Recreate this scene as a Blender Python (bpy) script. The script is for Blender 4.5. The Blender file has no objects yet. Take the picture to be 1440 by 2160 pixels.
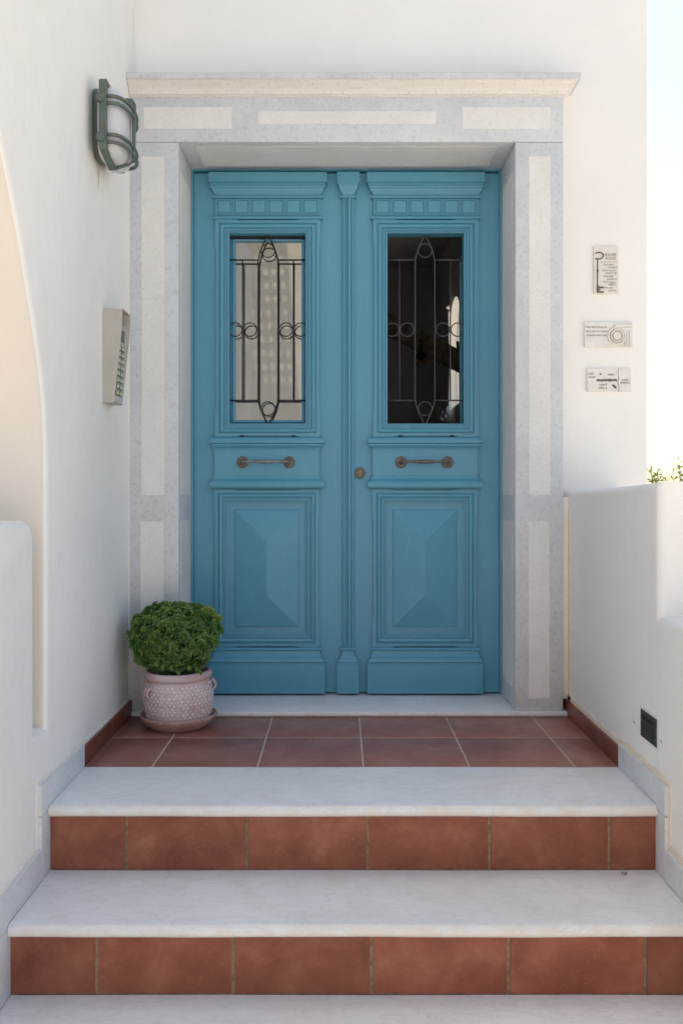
import bpy, bmesh, math, random
from mathutils import Vector, Matrix
import numpy as np
random.seed(7); np.random.seed(7)
R = math.radians
scene = bpy.context.scene
COL = scene.collection

# ------------------------------------------------------------------ camera
F = 1845.0; VX = 717.0; VY = 1040.0; CZ = 0.86     # focal length in photo px, vanishing point, eye height above the landing
cam_d = bpy.data.cameras.new('camera'); cam = bpy.data.objects.new('camera', cam_d); COL.objects.link(cam)
cam.location = (0, 0, CZ); cam.rotation_euler = (R(90), 0, 0)
cam_d.sensor_width = 36; cam_d.lens = F/2160*36
cam_d.shift_x = (720-VX)/2160; cam_d.shift_y = -(1080-VY)/2160
cam_d.clip_start = 0.05; cam_d.clip_end = 2000
scene.camera = cam

# ------------------------------------------------------------------ sky, sun, exposure
SUN_EL, SUN_AZ = 69.0, -12.0                        # azimuth from +Y (behind the house), negative = towards the left
w = bpy.data.worlds.new('World'); scene.world = w; w.use_nodes = True
nt = w.node_tree; nt.nodes.clear()
sk = nt.nodes.new('ShaderNodeTexSky'); sk.sky_type = 'NISHITA'; sk.sun_disc = False
sk.sun_elevation = R(SUN_EL); sk.sun_rotation = R(SUN_AZ)
sk.air_density = 1.0; sk.dust_density = 1.2; sk.ozone_density = 1.0
bg = nt.nodes.new('ShaderNodeBackground'); bg.inputs['Strength'].default_value = 0.15
wo = nt.nodes.new('ShaderNodeOutputWorld')
nt.links.new(sk.outputs[0], bg.inputs[0]); nt.links.new(bg.outputs[0], wo.inputs[0])
sd = bpy.data.lights.new('sun', 'SUN'); sd.energy = 2.4; sd.angle = R(0.5); sd.color = (1.0, 0.95, 0.88)
so = bpy.data.objects.new('sun', sd); COL.objects.link(so)
sdir = Vector((math.sin(R(SUN_AZ))*math.cos(R(SUN_EL)), math.cos(R(SUN_AZ))*math.cos(R(SUN_EL)), math.sin(R(SUN_EL))))
so.location = sdir*20; so.rotation_euler = sdir.to_track_quat('Z', 'Y').to_euler()
vs = scene.view_settings
vs.view_transform = 'Standard'; vs.look = 'None'; vs.gamma = 1.0; vs.use_curve_mapping = False
vs.exposure = 1.12
vs.use_white_balance = True; vs.white_balance_temperature = 8300; vs.white_balance_tint = 10
scene.render.engine = 'CYCLES'
scene.cycles.max_bounces = 12; scene.cycles.diffuse_bounces = 9; scene.cycles.glossy_bounces = 5
scene.cycles.transmission_bounces = 8; scene.cycles.sample_clamp_indirect = 6
scene.cycles.use_denoising = True

# ------------------------------------------------------------------ pixel -> world (a point of the photo at depth D)
def X(px, D): return (px-VX)*D/F
def Z(py, D): return CZ-(py-VY)*D/F

# ------------------------------------------------------------------ object helpers
def props(o, label=None, cat=None, group=None, kind=None):
    if label: o['label'] = label
    if cat: o['category'] = cat
    if group: o['group'] = group
    if kind: o['kind'] = kind
    return o
def empty(name, label, cat, loc=(0,0,0), group=None, kind=None):
    o = bpy.data.objects.new(name, None); COL.objects.link(o); o.location = loc; o.empty_display_size = .1
    return props(o, label, cat, group, kind)
def link(name, me, parent=None, mat=None, smooth=False):
    if mat is not None:
        me.materials.clear()
        for m in (mat if isinstance(mat, (list, tuple)) else [mat]): me.materials.append(m)
    if smooth: me.shade_smooth()
    o = bpy.data.objects.new(name, me); COL.objects.link(o)
    if parent:
        o.parent = parent
        base = parent; off = Vector(base.location)
        if base.parent: off = off + Vector(base.parent.location)
        o.location = -off
    return o
def py(name, v, f, parent=None, mat=None, smooth=False, midx=None):
    me = bpy.data.meshes.new(name); me.from_pydata([tuple(p) for p in v], [], f); me.update()
    o = link(name, me, parent, mat, smooth)
    if midx is not None: me.polygons.foreach_set('material_index', midx)
    bm = bmesh.new(); bm.from_mesh(me); bmesh.ops.recalc_face_normals(bm, faces=bm.faces); bm.to_mesh(me); bm.free()
    if smooth: me.shade_smooth()
    return o
class MB:
    """collects geometry for ONE mesh"""
    def __init__(s): s.v = []; s.f = []
    def add(s, v, f):
        n = len(s.v); s.v += [tuple(p) for p in v]; s.f += [tuple(i+n for i in q) for q in f]; return s
    def box(s, x0, x1, y0, y1, z0, z1):
        v = [(x,y,z) for z in (z0,z1) for y in (y0,y1) for x in (x0,x1)]
        return s.add(v, [(0,2,3,1),(4,5,7,6),(0,1,5,4),(2,6,7,3),(0,4,6,2),(1,3,7,5)])
    def rings(s, loops, caps=(True, True), closed=True):
        n = len(loops[0]); v = [p for l in loops for p in l]; f = []
        for k in range(len(loops)-1):
            for i in range(n if closed else n-1):
                j = (i+1) % n
                f.append((k*n+i, k*n+j, (k+1)*n+j, (k+1)*n+i))
        if caps[0]: f.append(tuple(range(n))[::-1])
        if caps[1]: f.append(tuple((len(loops)-1)*n+i for i in range(n)))
        return s.add(v, f)
    def tube(s, pts, r, n=8, closed=False):
        pts = [Vector(p) for p in pts]; m = len(pts); loops = []
        prev = None
        for i, p in enumerate(pts):
            a = pts[(i-1) % m] if (closed or i > 0) else p; b = pts[(i+1) % m] if (closed or i < m-1) else p
            t = (b-a).normalized()
            if prev is None: u = t.orthogonal().normalized()
            else: u = (prev - t*prev.dot(t)).normalized()
            prev = u; v = t.cross(u)
            rr = r[i] if isinstance(r, (list, tuple)) else r
            loops.append([p+(u*math.cos(2*math.pi*k/n)+v*math.sin(2*math.pi*k/n))*rr for k in range(n)])
        if closed: loops.append(loops[0])
        return s.rings(loops, caps=(not closed, not closed))
    def bar(s, pts, wv, hv):
        """rectangular section swept along pts; wv, hv = half-size vectors"""
        wv = Vector(wv); hv = Vector(hv)
        loops = [[Vector(p)-wv-hv, Vector(p)+wv-hv, Vector(p)+wv+hv, Vector(p)-wv+hv] for p in pts]
        return s.rings(loops)
    def lathe(s, prof, c=(0,0,0), n=48, axis='Z', wob=None):
        loops = []
        for (r, h) in prof:
            l = []
            for k in range(n):
                a = 2*math.pi*k/n; rr = r*(1+(wob(a, h) if wob else 0))
                if axis == 'Z': p = (c[0]+rr*math.cos(a), c[1]+rr*math.sin(a), c[2]+h)
                elif axis == 'X': p = (c[0]+h, c[1]+rr*math.cos(a), c[2]+rr*math.sin(a))
                else: p = (c[0]+rr*math.cos(a), c[1]+h, c[2]+rr*math.sin(a))
                l.append(p)
            loops.append(l)
        return s.rings(loops)
    def build(s, name, mat, parent=None, smooth=False, bevel=0, seg=2, auto=None):
        me = bpy.data.meshes.new(name); me.from_pydata(s.v, [], s.f); me.update()
        bm = bmesh.new(); bm.from_mesh(me)
        bmesh.ops.recalc_face_normals(bm, faces=bm.faces)
        if bevel:
            es = [e for e in bm.edges if len(e.link_faces) == 2 and e.calc_face_angle(0) > R(35)]
            bmesh.ops.bevel(bm, geom=es, offset=bevel, offset_type='OFFSET', segments=seg, profile=.5, affect='EDGES', clamp_overlap=True)
        bm.to_mesh(me); bm.free()
        o = link(name, me, parent, mat, smooth)
        if auto is not None:
            me.shade_smooth()
            me.set_sharp_from_angle(angle=R(auto))
        return o
def box(name, mat, x0, x1, y0, y1, z0, z1, parent=None, bevel=0.0, seg=2):
    return MB().box(x0,x1,y0,y1,z0,z1).build(name, mat, parent, bevel=bevel, seg=seg, auto=(40 if bevel else None))

def plate(name, outline, holes, thick, bev, to3d, mats, parent=None, res=3):
    """a wall slab with rounded arrises cut from a 2-D outline with holes (filled curve -> mesh)"""
    cu = bpy.data.curves.new(name, 'CURVE'); cu.dimensions = '2D'; cu.fill_mode = 'BOTH'
    for poly in [outline]+holes:
        sp = cu.splines.new('POLY'); sp.points.add(len(poly)-1); sp.use_cyclic_u = True
        for i, (a, b) in enumerate(poly): sp.points[i].co = (a, b, 0, 1)
    cu.extrude = thick/2-bev; cu.bevel_depth = bev; cu.bevel_resolution = res; cu.offset = -bev
    tmp = bpy.data.objects.new('tmp', cu); COL.objects.link(tmp)
    dg = bpy.context.evaluated_depsgraph_get(); me = bpy.data.meshes.new_from_object(tmp.evaluated_get(dg))
    bpy.data.objects.remove(tmp); bpy.data.curves.remove(cu)
    for v in me.vertices: v.co = Vector(to3d(*v.co))
    bm = bmesh.new(); bm.from_mesh(me); bmesh.ops.remove_doubles(bm, verts=bm.verts, dist=1e-5)
    bmesh.ops.recalc_face_normals(bm, faces=bm.faces); bm.to_mesh(me); bm.free()
    me.name = name
    o = link(name, me, parent, mats)
    me.shade_smooth(); me.set_sharp_from_angle(angle=R(32))
    return o

_txt = {}
def text_mesh(body, size, shear=0.0, extrude=0.0004):
    cu = bpy.data.curves.new('t', 'FONT'); cu.body = body; cu.size = size; cu.align_x = 'CENTER'; cu.shear = shear; cu.extrude = extrude
    cu.space_line = 1.0; cu.resolution_u = 3
    tmp = bpy.data.objects.new('tmp', cu); COL.objects.link(tmp)
    dg = bpy.context.evaluated_depsgraph_get(); me = bpy.data.meshes.new_from_object(tmp.evaluated_get(dg))
    bpy.data.objects.remove(tmp); bpy.data.curves.remove(cu)
    return me
def text(name, body, size, x, y, z, mat, parent, shear=0.0):
    me = text_mesh(body, size, shear)
    for v in me.vertices:
        a, b, c = v.co; v.co = (x+a, y-c, z+b)
    return link(name, me, parent, mat)

# ------------------------------------------------------------------ materials
def new_mat(name):
    m = bpy.data.materials.new(name); m.use_nodes = True; n = m.node_tree.nodes; n.clear()
    out = n.new('ShaderNodeOutputMaterial'); b = n.new('ShaderNodeBsdfPrincipled')
    m.node_tree.links.new(b.outputs[0], out.inputs[0]); return m, n, m.node_tree.links, b
def coords(n, l, rand=False):
    tc = n.new('ShaderNodeTexCoord')
    if not rand: return tc.outputs['Object']
    oi = n.new('ShaderNodeObjectInfo'); mu = n.new('ShaderNodeMath'); mu.operation = 'MULTIPLY'; mu.inputs[1].default_value = 57.0
    l.new(oi.outputs['Random'], mu.inputs[0])
    ad = n.new('ShaderNodeVectorMath'); ad.operation = 'ADD'
    l.new(tc.outputs['Object'], ad.inputs[0]); l.new(mu.outputs[0], ad.inputs[1]); return ad.outputs[0]
def noise(n, l, vec, scale, detail=4, rough=.55, dist=0.0):
    t = n.new('ShaderNodeTexNoise'); t.inputs['Scale'].default_value = scale; t.inputs['Detail'].default_value = detail
    t.inputs['Roughness'].default_value = rough; t.inputs['Distortion'].default_value = dist
    l.new(vec, t.inputs['Vector']); return t.outputs['Fac']
def ramp(n, l, fac, stops):
    r = n.new('ShaderNodeValToRGB'); e = r.color_ramp.elements
    while len(e) < len(stops): e.new(.5)
    for k, (p, c) in enumerate(stops): e[k].position = p; e[k].color = (*c, 1) if len(c) == 3 else c
    l.new(fac, r.inputs[0]); return r.outputs[0]
def mixc(n, l, fac, a, b, mode='MIX'):
    m = n.new('ShaderNodeMix'); m.data_type = 'RGBA'; m.blend_type = mode
    if isinstance(fac, float): m.inputs[0].default_value = fac
    else: l.new(fac, m.inputs[0])
    for i, c in ((6, a), (7, b)):
        if isinstance(c, tuple): m.inputs[i].default_value = (*c, 1)
        else: l.new(c, m.inputs[i])
    return m.outputs[2]
def bump(n, l, b, pairs):
    prev = None
    for h, st, d in pairs:
        q = n.new('ShaderNodeBump'); q.inputs['Strength'].default_value = st; q.inputs['Distance'].default_value = d
        l.new(h, q.inputs['Height'])
        if prev is not None: l.new(prev, q.inputs['Normal'])
        prev = q.outputs[0]
    l.new(prev, b.inputs['Normal'])

def plaster(name, c, c2, fine=.35, rough=.85, grain=90):
    m, n, l, b = new_mat(name); v = coords(n, l)
    big = noise(n, l, v, 1.3, 5, .6); fi = noise(n, l, v, grain, 4, .6); mid = noise(n, l, v, 9, 4, .55)
    col = mixc(n, l, ramp(n, l, big, [(.38, (0,0,0)), (.68, (1,1,1))]), c, c2)
    sp = noise(n, l, v, 7.3, 8, .75)
    col = mixc(n, l, ramp(n, l, sp, [(.66, (0,0,0)), (.80, (.35,.35,.35))]), col, tuple(x*.86 for x in c2))
    l.new(col, b.inputs['Base Color']); b.inputs['Roughness'].default_value = rough
    b.inputs['Specular IOR Level'].default_value = .25
    bump(n, l, b, [(big, .3, .05), (mid, .5, .012), (fi, fine, .0016)]); return m
M = {}
M['white'] = plaster('white_plaster', (.86,.835,.81), (.81,.785,.76))
M['cream'] = plaster('cream_render', (.84,.74,.62), (.78,.67,.55), fine=.8, grain=130)
M['pale_cream'] = plaster('pale_cream_render', (.86,.81,.75), (.80,.75,.68), fine=.8, grain=130)
M['pale_grout'] = None
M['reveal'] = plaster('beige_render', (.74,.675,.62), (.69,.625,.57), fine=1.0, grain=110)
M['beige'] = plaster('sunlit_beige_render', (.74,.71,.67), (.68,.65,.61))
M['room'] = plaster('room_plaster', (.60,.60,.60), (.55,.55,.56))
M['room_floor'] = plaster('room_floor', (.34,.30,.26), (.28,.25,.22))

def marble(name, c, dark, amt, rough, speck=.5, bumps=.2, vein=True, rand=True):
    m, n, l, b = new_mat(name); v = coords(n, l, rand)
    cloud = noise(n, l, v, 4.5, 7, .62, .6); gr = noise(n, l, v, 60, 5, .7); sp = noise(n, l, v, 190, 3, .6)
    col = mixc(n, l, ramp(n, l, cloud, [(.35, (0,0,0)), (.70, (1,1,1))]), c, tuple(a*(1-amt)+d*amt for a, d in zip(c, dark)))
    col = mixc(n, l, ramp(n, l, gr, [(.52, (0,0,0)), (.72, (speck,)*3)]), col, dark)
    col = mixc(n, l, ramp(n, l, sp, [(.56, (0,0,0)), (.75, (speck*.7,)*3)]), col, tuple(x*.9 for x in dark))
    if vein:
        mp = n.new('ShaderNodeMapping'); mp.inputs['Rotation'].default_value = (.2, .3, .5); mp.inputs['Scale'].default_value = (1, 3.2, 2); l.new(v, mp.inputs[0])
        vn = noise(n, l, mp.outputs[0], 6, 8, .6, 1.5)
        col = mixc(n, l, ramp(n, l, vn, [(.47, (0,0,0)), (.5, (.42,.42,.42)), (.53, (0,0,0))]), col, dark)
    if name == 'pale_marble_tread':
        stn = noise(n, l, v, 3.1, 6, .7, .8)
        col = mixc(n, l, ramp(n, l, stn, [(.50, (0,0,0)), (.72, (.55,.55,.55))]), col, (.66,.60,.52))
        sep = n.new('ShaderNodeSeparateXYZ'); gm = n.new('ShaderNodeNewGeometry'); l.new(gm.outputs['Normal'], sep.inputs[0])
        wr = ramp(n, l, noise(n, l, v, 14, 6, .7), [(.42, (0,0,0)), (.62, (1,1,1))])
        mr_ = n.new('ShaderNodeMapRange'); mr_.inputs[1].default_value = -.3; mr_.inputs[2].default_value = -.9; l.new(sep.outputs['Y'], mr_.inputs[0])
        mu_ = n.new('ShaderNodeMath'); mu_.operation = 'MULTIPLY'; l.new(mr_.outputs[0], mu_.inputs[0]); l.new(wr, mu_.inputs[1])
        mu2 = n.new('ShaderNodeMath'); mu2.operation = 'MULTIPLY'; mu2.inputs[1].default_value = .6; l.new(mu_.outputs[0], mu2.inputs[0])
        col = mixc(n, l, mu2.outputs[0], col, (.72,.62,.52))
        dk = noise(n, l, v, 33, 8, .8); col = mixc(n, l, ramp(n, l, dk, [(.70, (0,0,0)), (.76, (.5,.5,.5))]), col, (.36,.35,.33))
    l.new(col, b.inputs['Base Color'])
    rr = ramp(n, l, gr, [(.3, (rough*.85,)*3), (.7, (min(1, rough*1.15),)*3)]); l.new(rr, b.inputs['Roughness'])
    bump(n, l, b, [(gr, bumps, .002), (sp, bumps, .001)]); return m
M['marble'] = marble('grey_marble_surround', (.64,.65,.672), (.35,.36,.39), .30, .6, .55, .4, vein=False)
M['tread'] = marble('pale_marble_tread', (.80,.805,.81), (.56,.575,.59), .35, .42, .22, .12)
M['skirt'] = marble('grey_marble_skirting', (.70,.715,.74), (.48,.50,.53), .35, .45, .3, .15)
def hammered():
    m, n, l, b = new_mat('bush_hammered_panel'); v = coords(n, l)
    a = noise(n, l, v, 150, 3, .7); c = noise(n, l, v, 320, 2, .6); big = noise(n, l, v, 5, 4, .6)
    col = mixc(n, l, ramp(n, l, big, [(.35, (0,0,0)), (.7, (1,1,1))]), (.77,.75,.73), (.71,.69,.67))
    col = mixc(n, l, ramp(n, l, a, [(.57, (0,0,0)), (.72, (.6,.6,.6))]), col, (.45,.42,.39))
    l.new(col, b.inputs['Base Color']); b.inputs['Roughness'].default_value = .9
    bump(n, l, b, [(a, .8, .0025), (c, .5, .001)]); return m
M['panel'] = hammered()
def cornice_mat():
    m, n, l, b = new_mat('streaked_marble_moulding'); v = coords(n, l)  # horizontal streaks between a grey and a warmer tone, with dark specks
    mp = n.new('ShaderNodeMapping'); mp.inputs['Scale'].default_value = (2.5, 1, 26); l.new(v, mp.inputs[0])
    st = noise(n, l, mp.outputs[0], 4, 7, .65, .3); gr = noise(n, l, v, 110, 4, .7)
    col = mixc(n, l, ramp(n, l, st, [(.36, (0,0,0)), (.66, (1,1,1))]), (.72,.70,.69), (.69,.645,.61))
    col = mixc(n, l, ramp(n, l, gr, [(.52, (0,0,0)), (.72, (.5,.5,.5))]), col, (.40,.37,.35))
    l.new(col, b.inputs['Base Color']); b.inputs['Roughness'].default_value = .75
    bump(n, l, b, [(gr, .4, .002)]); return m
M['cornice'] = cornice_mat()
def tile(name, c1, c2, c3, rough):
    m, n, l, b = new_mat(name); v = coords(n, l, True)
    big = noise(n, l, v, 7, 5, .6, .4); mid = noise(n, l, v, 26, 5, .65); fi = noise(n, l, v, 240, 3, .6)
    col = ramp(n, l, big, [(.32, c1), (.5, c2), (.68, c3)])
    col = mixc(n, l, ramp(n, l, mid, [(.40, (0,0,0)), (.75, (.45,.45,.45))]), col, c1)
    col = mixc(n, l, ramp(n, l, fi, [(.60, (0,0,0)), (.72, (.35,.35,.35))]), col, tuple(x*1.6+.03 for x in c3))
    oi = n.new('ShaderNodeObjectInfo')
    hv = n.new('ShaderNodeHueSaturation'); mr = n.new('ShaderNodeMapRange'); l.new(oi.outputs['Random'], mr.inputs[0])
    mr.inputs[3].default_value = .88; mr.inputs[4].default_value = 1.12; l.new(mr.outputs[0], hv.inputs['Value']); l.new(col, hv.inputs['Color'])
    l.new(hv.outputs[0], b.inputs['Base Color'])
    l.new(ramp(n, l, mid, [(.3, (rough*.85,)*3), (.7, (rough*1.2,)*3)]), b.inputs['Roughness'])
    bump(n, l, b, [(mid, .12, .002), (fi, .15, .0006)]); return m
M['tile'] = tile('terracotta_riser_tile', (.185,.044,.023), (.270,.074,.040), (.345,.120,.070), .46)
M['floor_tile'] = tile('terracotta_floor_tile', (.27,.100,.075), (.33,.135,.105), (.39,.180,.145), .36)
M['skirt_tile'] = tile('terracotta_skirting_tile', (.15,.038,.024), (.20,.055,.035), (.24,.075,.048), .38)
def simple(name, c, rough=.6, metal=0.0, var=.15, sc=30, bs=.2, bd=.001, spec=.5, c2=None, th=(.4,.65)):
    m, n, l, b = new_mat(name); v = coords(n, l); a = noise(n, l, v, sc, 5, .6)
    col = mixc(n, l, ramp(n, l, a, [(th[0], (0,0,0)), (th[1], (1,1,1))]), c, c2 or tuple(x*(1-var) for x in c))
    l.new(col, b.inputs['Base Color']); b.inputs['Roughness'].default_value = rough; b.inputs['Metallic'].default_value = metal
    b.inputs['Specular IOR Level'].default_value = spec
    bump(n, l, b, [(a, bs, bd)]); return m
M['grout'] = simple('sandy_grout', (.34,.235,.155), .95, var=.45, sc=60, bs=.6)
M['pale_grout'] = simple('pale_grout', (.56,.45,.36), .95, var=.3, sc=60, bs=.6)
def paint():
    m, n, l, b = new_mat('blue_door_paint'); v = coords(n, l)
    mp = n.new('ShaderNodeMapping'); mp.inputs['Scale'].default_value = (14, 14, 1.6); l.new(v, mp.inputs[0])
    br = noise(n, l, mp.outputs[0], 14, 5, .65); big = noise(n, l, v, 2.2, 5, .6); sp = noise(n, l, v, 38, 6, .75)
    col = mixc(n, l, ramp(n, l, big, [(.35, (0,0,0)), (.7, (1,1,1))]), (.060,.285,.415), (.080,.312,.435))
    col = mixc(n, l, ramp(n, l, sp, [(.70, (0,0,0)), (.80, (.35,.35,.35))]), col, (.16,.33,.43))
    chip = noise(n, l, v, 95, 2, .5); cl = noise(n, l, v, 3.7, 3, .6)
    cm = n.new('ShaderNodeMath'); cm.operation = 'MULTIPLY'
    l.new(ramp(n, l, chip, [(.74, (0,0,0)), (.76, (1,1,1))]), cm.inputs[0]); l.new(ramp(n, l, cl, [(.52, (0,0,0)), (.62, (.8,.8,.8))]), cm.inputs[1])
    col = mixc(n, l, cm.outputs[0], col, (.42,.50,.53))
    st_ = noise(n, l, mp.outputs[0], 5, 6, .7)
    col = mixc(n, l, ramp(n, l, st_, [(.50, (0,0,0)), (.75, (.45,.45,.45))]), col, (.10,.335,.45))
    l.new(col, b.inputs['Base Color'])
    l.new(ramp(n, l, big, [(.3, (.36,)*3), (.7, (.46,)*3)]), b.inputs['Roughness']); b.inputs['Specular IOR Level'].default_value = .5
    bump(n, l, b, [(br, .05, .0008), (sp, .05, .0005)]); return m
M['paint'] = paint()
M['iron'] = simple('dark_wrought_iron', (.030,.030,.033), .5, .3, c2=(.055,.050,.050), sc=80, bs=.4)
M['iron_grey'] = simple('grey_wrought_iron', (.062,.060,.063), .5, .3, c2=(.085,.078,.078), sc=80, bs=.4)
M['bronze'] = simple('weathered_brown_metal', (.13,.105,.085), .45, .5, c2=(.20,.155,.12), sc=60, bs=.3)
M['pewter'] = simple('dull_pewter_metal', (.24,.25,.24), .42, .5, c2=(.17,.15,.13), sc=40, bs=.3)
M['rosette'] = simple('tarnished_rosette', (.19,.16,.145), .55, .5, c2=(.12,.11,.10), sc=70, bs=.4)
M['brass'] = simple('brass', (.50,.32,.12), .3, 1.0)
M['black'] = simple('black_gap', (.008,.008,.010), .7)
M['green'] = simple('weathered_green_paint', (.105,.150,.125), .5, .15, c2=(.120,.105,.088), sc=14, bs=.25, th=(.46,.66))
M['beige_box'] = simple('beige_metal_housing', (.47,.44,.39), .5, 0, var=.08, sc=8, bs=.05)
M['alu'] = simple('pale_aluminium_panel', (.55,.57,.58), .35, .4, var=.1)
M['button'] = simple('cream_button', (.60,.57,.42), .5, 0, var=.1)
M['btn_ring'] = simple('dark_green_button_surround', (.07,.10,.10), .5)
M['ceramic'] = simple('ivory_plaque', (.70,.66,.59), .65, 0, sc=25, c2=(.74,.70,.64), bs=.3)
M['ceramic2'] = simple('white_plaque', (.77,.735,.70), .65, 0, sc=25, c2=(.70,.66,.62), bs=.3)
M['ink'] = simple('grey_lettering', (.27,.25,.22), .8)
M['inkdark'] = simple('dark_lettering', (.12,.10,.09), .7)
M['stain'] = simple('peach_rust_stain', (.72,.58,.45), .85, 0, sc=20, c2=(.78,.70,.62))
M['wood'] = simple('dark_beam_wood', (.56,.43,.33), .6, 0, sc=20, var=.5)
M['vent'] = simple('dark_green_grille', (.028,.040,.034), .5, .2, sc=50, c2=(.055,.055,.045), bs=.4)
M['leafdry'] = simple('dry_leaf', (.13,.05,.03), .7)
M['soil'] = simple('potting_soil', (.035,.022,.014), .95, 0, sc=90, var=.5, bs=1, bd=.004)
M['stone_ground'] = simple('pale_stone_paving', (.80,.77,.72), .85, 0, sc=6, c2=(.72,.69,.64), bs=.3, bd=.004)
M['earth'] = simple('dry_earth', (.30,.25,.18), .95, 0, sc=.6, c2=(.18,.18,.10), bs=.5, bd=.05)
M['curtain'] = simple('white_curtain', (.75,.73,.68), .8, 0, sc=12, var=.1)
def glass_mat():
    m, n, l, b = new_mat('window_glass'); b.inputs['Base Color'].default_value = (.9,.95,.94,1)
    b.inputs['Roughness'].default_value = .01; b.inputs['IOR'].default_value = 2.3; b.inputs['Transmission Weight'].default_value = 1.0
    # double reflection of an insulated unit
    return m
M['glass'] = glass_mat()
def frost():
    m, n, l, b = new_mat('ribbed_frosted_glass'); v = coords(n, l)
    w_ = n.new('ShaderNodeTexWave'); w_.wave_type = 'BANDS'; w_.bands_direction = 'Z'; w_.inputs['Scale'].default_value = 62; l.new(v, w_.inputs[0])
    b.inputs['Base Color'].default_value = (.58,.59,.62,1); b.inputs['Roughness'].default_value = .3
    b.inputs['Subsurface Weight'].default_value = .4; b.inputs['Subsurface Radius'].default_value = (.02,.02,.02); b.inputs['Subsurface Scale'].default_value = 1
    bump(n, l, b, [(w_.outputs['Fac'], .30, .0015)]); return m
M['frost'] = frost()
def clay():
    m, n, l, b = new_mat('pink_clay'); v = coords(n, l)
    mp = n.new('ShaderNodeMapping'); mp.inputs['Scale'].default_value = (1, 1, 9); l.new(v, mp.inputs[0])
    st = noise(n, l, mp.outputs[0], 9, 6, .65); gr = noise(n, l, v, 130, 4, .7); big = noise(n, l, v, 6, 4, .6)
    col = mixc(n, l, ramp(n, l, st, [(.38, (0,0,0)), (.66, (1,1,1))]), (.52,.33,.33), (.66,.50,.51))
    col = mixc(n, l, ramp(n, l, big, [(.48, (0,0,0)), (.72, (.7,.7,.7))]), col, (.72,.62,.63))
    col = mixc(n, l, ramp(n, l, gr, [(.58, (0,0,0)), (.75, (.4,.4,.4))]), col, (.38,.20,.17))
    l.new(col, b.inputs['Base Color']); b.inputs['Roughness'].default_value = .85
    bump(n, l, b, [(st, .25, .003), (gr, .3, .0012)]); return m
M['clay'] = clay()
M['saucer'] = simple('brownish_clay', (.40,.22,.19), .75, 0, sc=14, c2=(.52,.34,.31), bs=.2)
M['slip'] = simple('white_slip', (.84,.79,.80), .8, 0, sc=60, var=.1)
def leafm(name, c, c2, tr=.25):
    m, n, l, b = new_mat(name); v = coords(n, l); a = noise(n, l, v, 55, 3, .6)
    l.new(mixc(n, l, ramp(n, l, a, [(.4, (0,0,0)), (.6, (1,1,1))]), c, c2), b.inputs['Base Color'])
    b.inputs['Roughness'].default_value = .42; b.inputs['Specular IOR Level'].default_value = .5
    out = [q for q in n if q.type == 'OUTPUT_MATERIAL'][0]
    t = n.new('ShaderNodeBsdfTranslucent'); t.inputs[0].default_value = (c2[0]*1.3, c2[1]*1.3, c2[2]*.7, 1)
    mx = n.new('ShaderNodeMixShader'); mx.inputs[0].default_value = tr
    l.new(b.outputs[0], mx.inputs[1]); l.new(t.outputs[0], mx.inputs[2]); l.new(mx.outputs[0], out.inputs[0]); return m
M['leaf1'] = leafm('basil_leaf_green', (.155,.285,.090), (.205,.340,.115))
M['leaf2'] = leafm('basil_leaf_deep', (.085,.200,.060), (.120,.245,.072))
M['leaf3'] = leafm('basil_leaf_young', (.20,.30,.075), (.28,.36,.09))
M['olive'] = leafm('olive_leaf', (.10,.15,.05), (.15,.20,.08))
M['bark'] = simple('grey_bark', (.20,.16,.12), .9, 0, sc=30, var=.5)

# ================================================================== LARGE STRUCTURE
DW = 3.466      # house wall plane
DF = 3.372      # front of the marble surround
DD = 3.664      # face of the door leaves
XL, XR = -.811, .882
ground = MB().box(-300, 300, -300, 300, -.75, -.60).build('ground', M['earth']); props(ground, kind='structure')
terr = MB().box(-9, 9, -14, 1.85, -.60+.002, -.54).build('terrace_paving', M['stone_ground'], bevel=.004); props(terr, kind='structure')

bounce = MB().box(1.35, 12, 1.86, 14, -.60+.002, -.55).build('bounce_paving', M['stone_ground'], bevel=.004); props(bounce, kind='structure')  # unseen pale slab, added to bounce sunlight onto the left wall
# ---- house
house = empty('white_house', 'white plastered house with the blue door set in its front wall', 'house', (0, DW, 0))
# front wall with the door opening
plate('front_wall', [(-4.5,-.7),(1.22,-.7),(1.22,4.6),(-4.5,4.6)], [[(-.79,-.05),(.84,-.05),(.84,2.40),(-.79,2.40)]], .30, .014,
      lambda a,b,c: (a, DW+.15+c, b), M['white'], house)
arch = [(7.15,1.62),(8.15,1.62)]
na = 16
for k in range(na+1):
    t = math.pi*k/na; arch.append((7.65+.5*math.cos(t), 1.95+.62*math.sin(t)**.9 if math.sin(t) > 0 else 1.95))
plate('side_wall', [(DW+.30,-.7),(9.3,-.7),(9.3,4.6),(DW+.30,4.6)], [arch[:2]+arch[2:]], .22, .01,
      lambda a,b,c: (1.108+c, a, b), M['white'], house)
box('left_wall', M['white'], -4.5, -4.28, DW+.30, 9.3, -.7, 4.6, house)
box('back_wall', M['white'], -4.28, .998, 9.1, 9.3, -.7, 4.6, house)
box('roof', M['white'], -4.5, 1.22, DW, 9.3, 4.6, 4.75, house)
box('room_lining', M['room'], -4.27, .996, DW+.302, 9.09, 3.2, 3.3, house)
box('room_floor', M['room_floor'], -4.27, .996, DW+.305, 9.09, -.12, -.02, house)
# grey plaster lining of the room's back and left walls
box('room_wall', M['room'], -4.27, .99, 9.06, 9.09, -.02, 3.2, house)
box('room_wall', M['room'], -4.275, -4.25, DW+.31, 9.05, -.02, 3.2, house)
b_ = MB(); b_.bar([(X(760,6.2), 6.2, Z(655,6.2)), (X(1040,6.9), 6.9, Z(800,6.9))], (0,.07,0), (0,0,.075)); b_.build('roof_beam', M['wood'], house)
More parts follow.
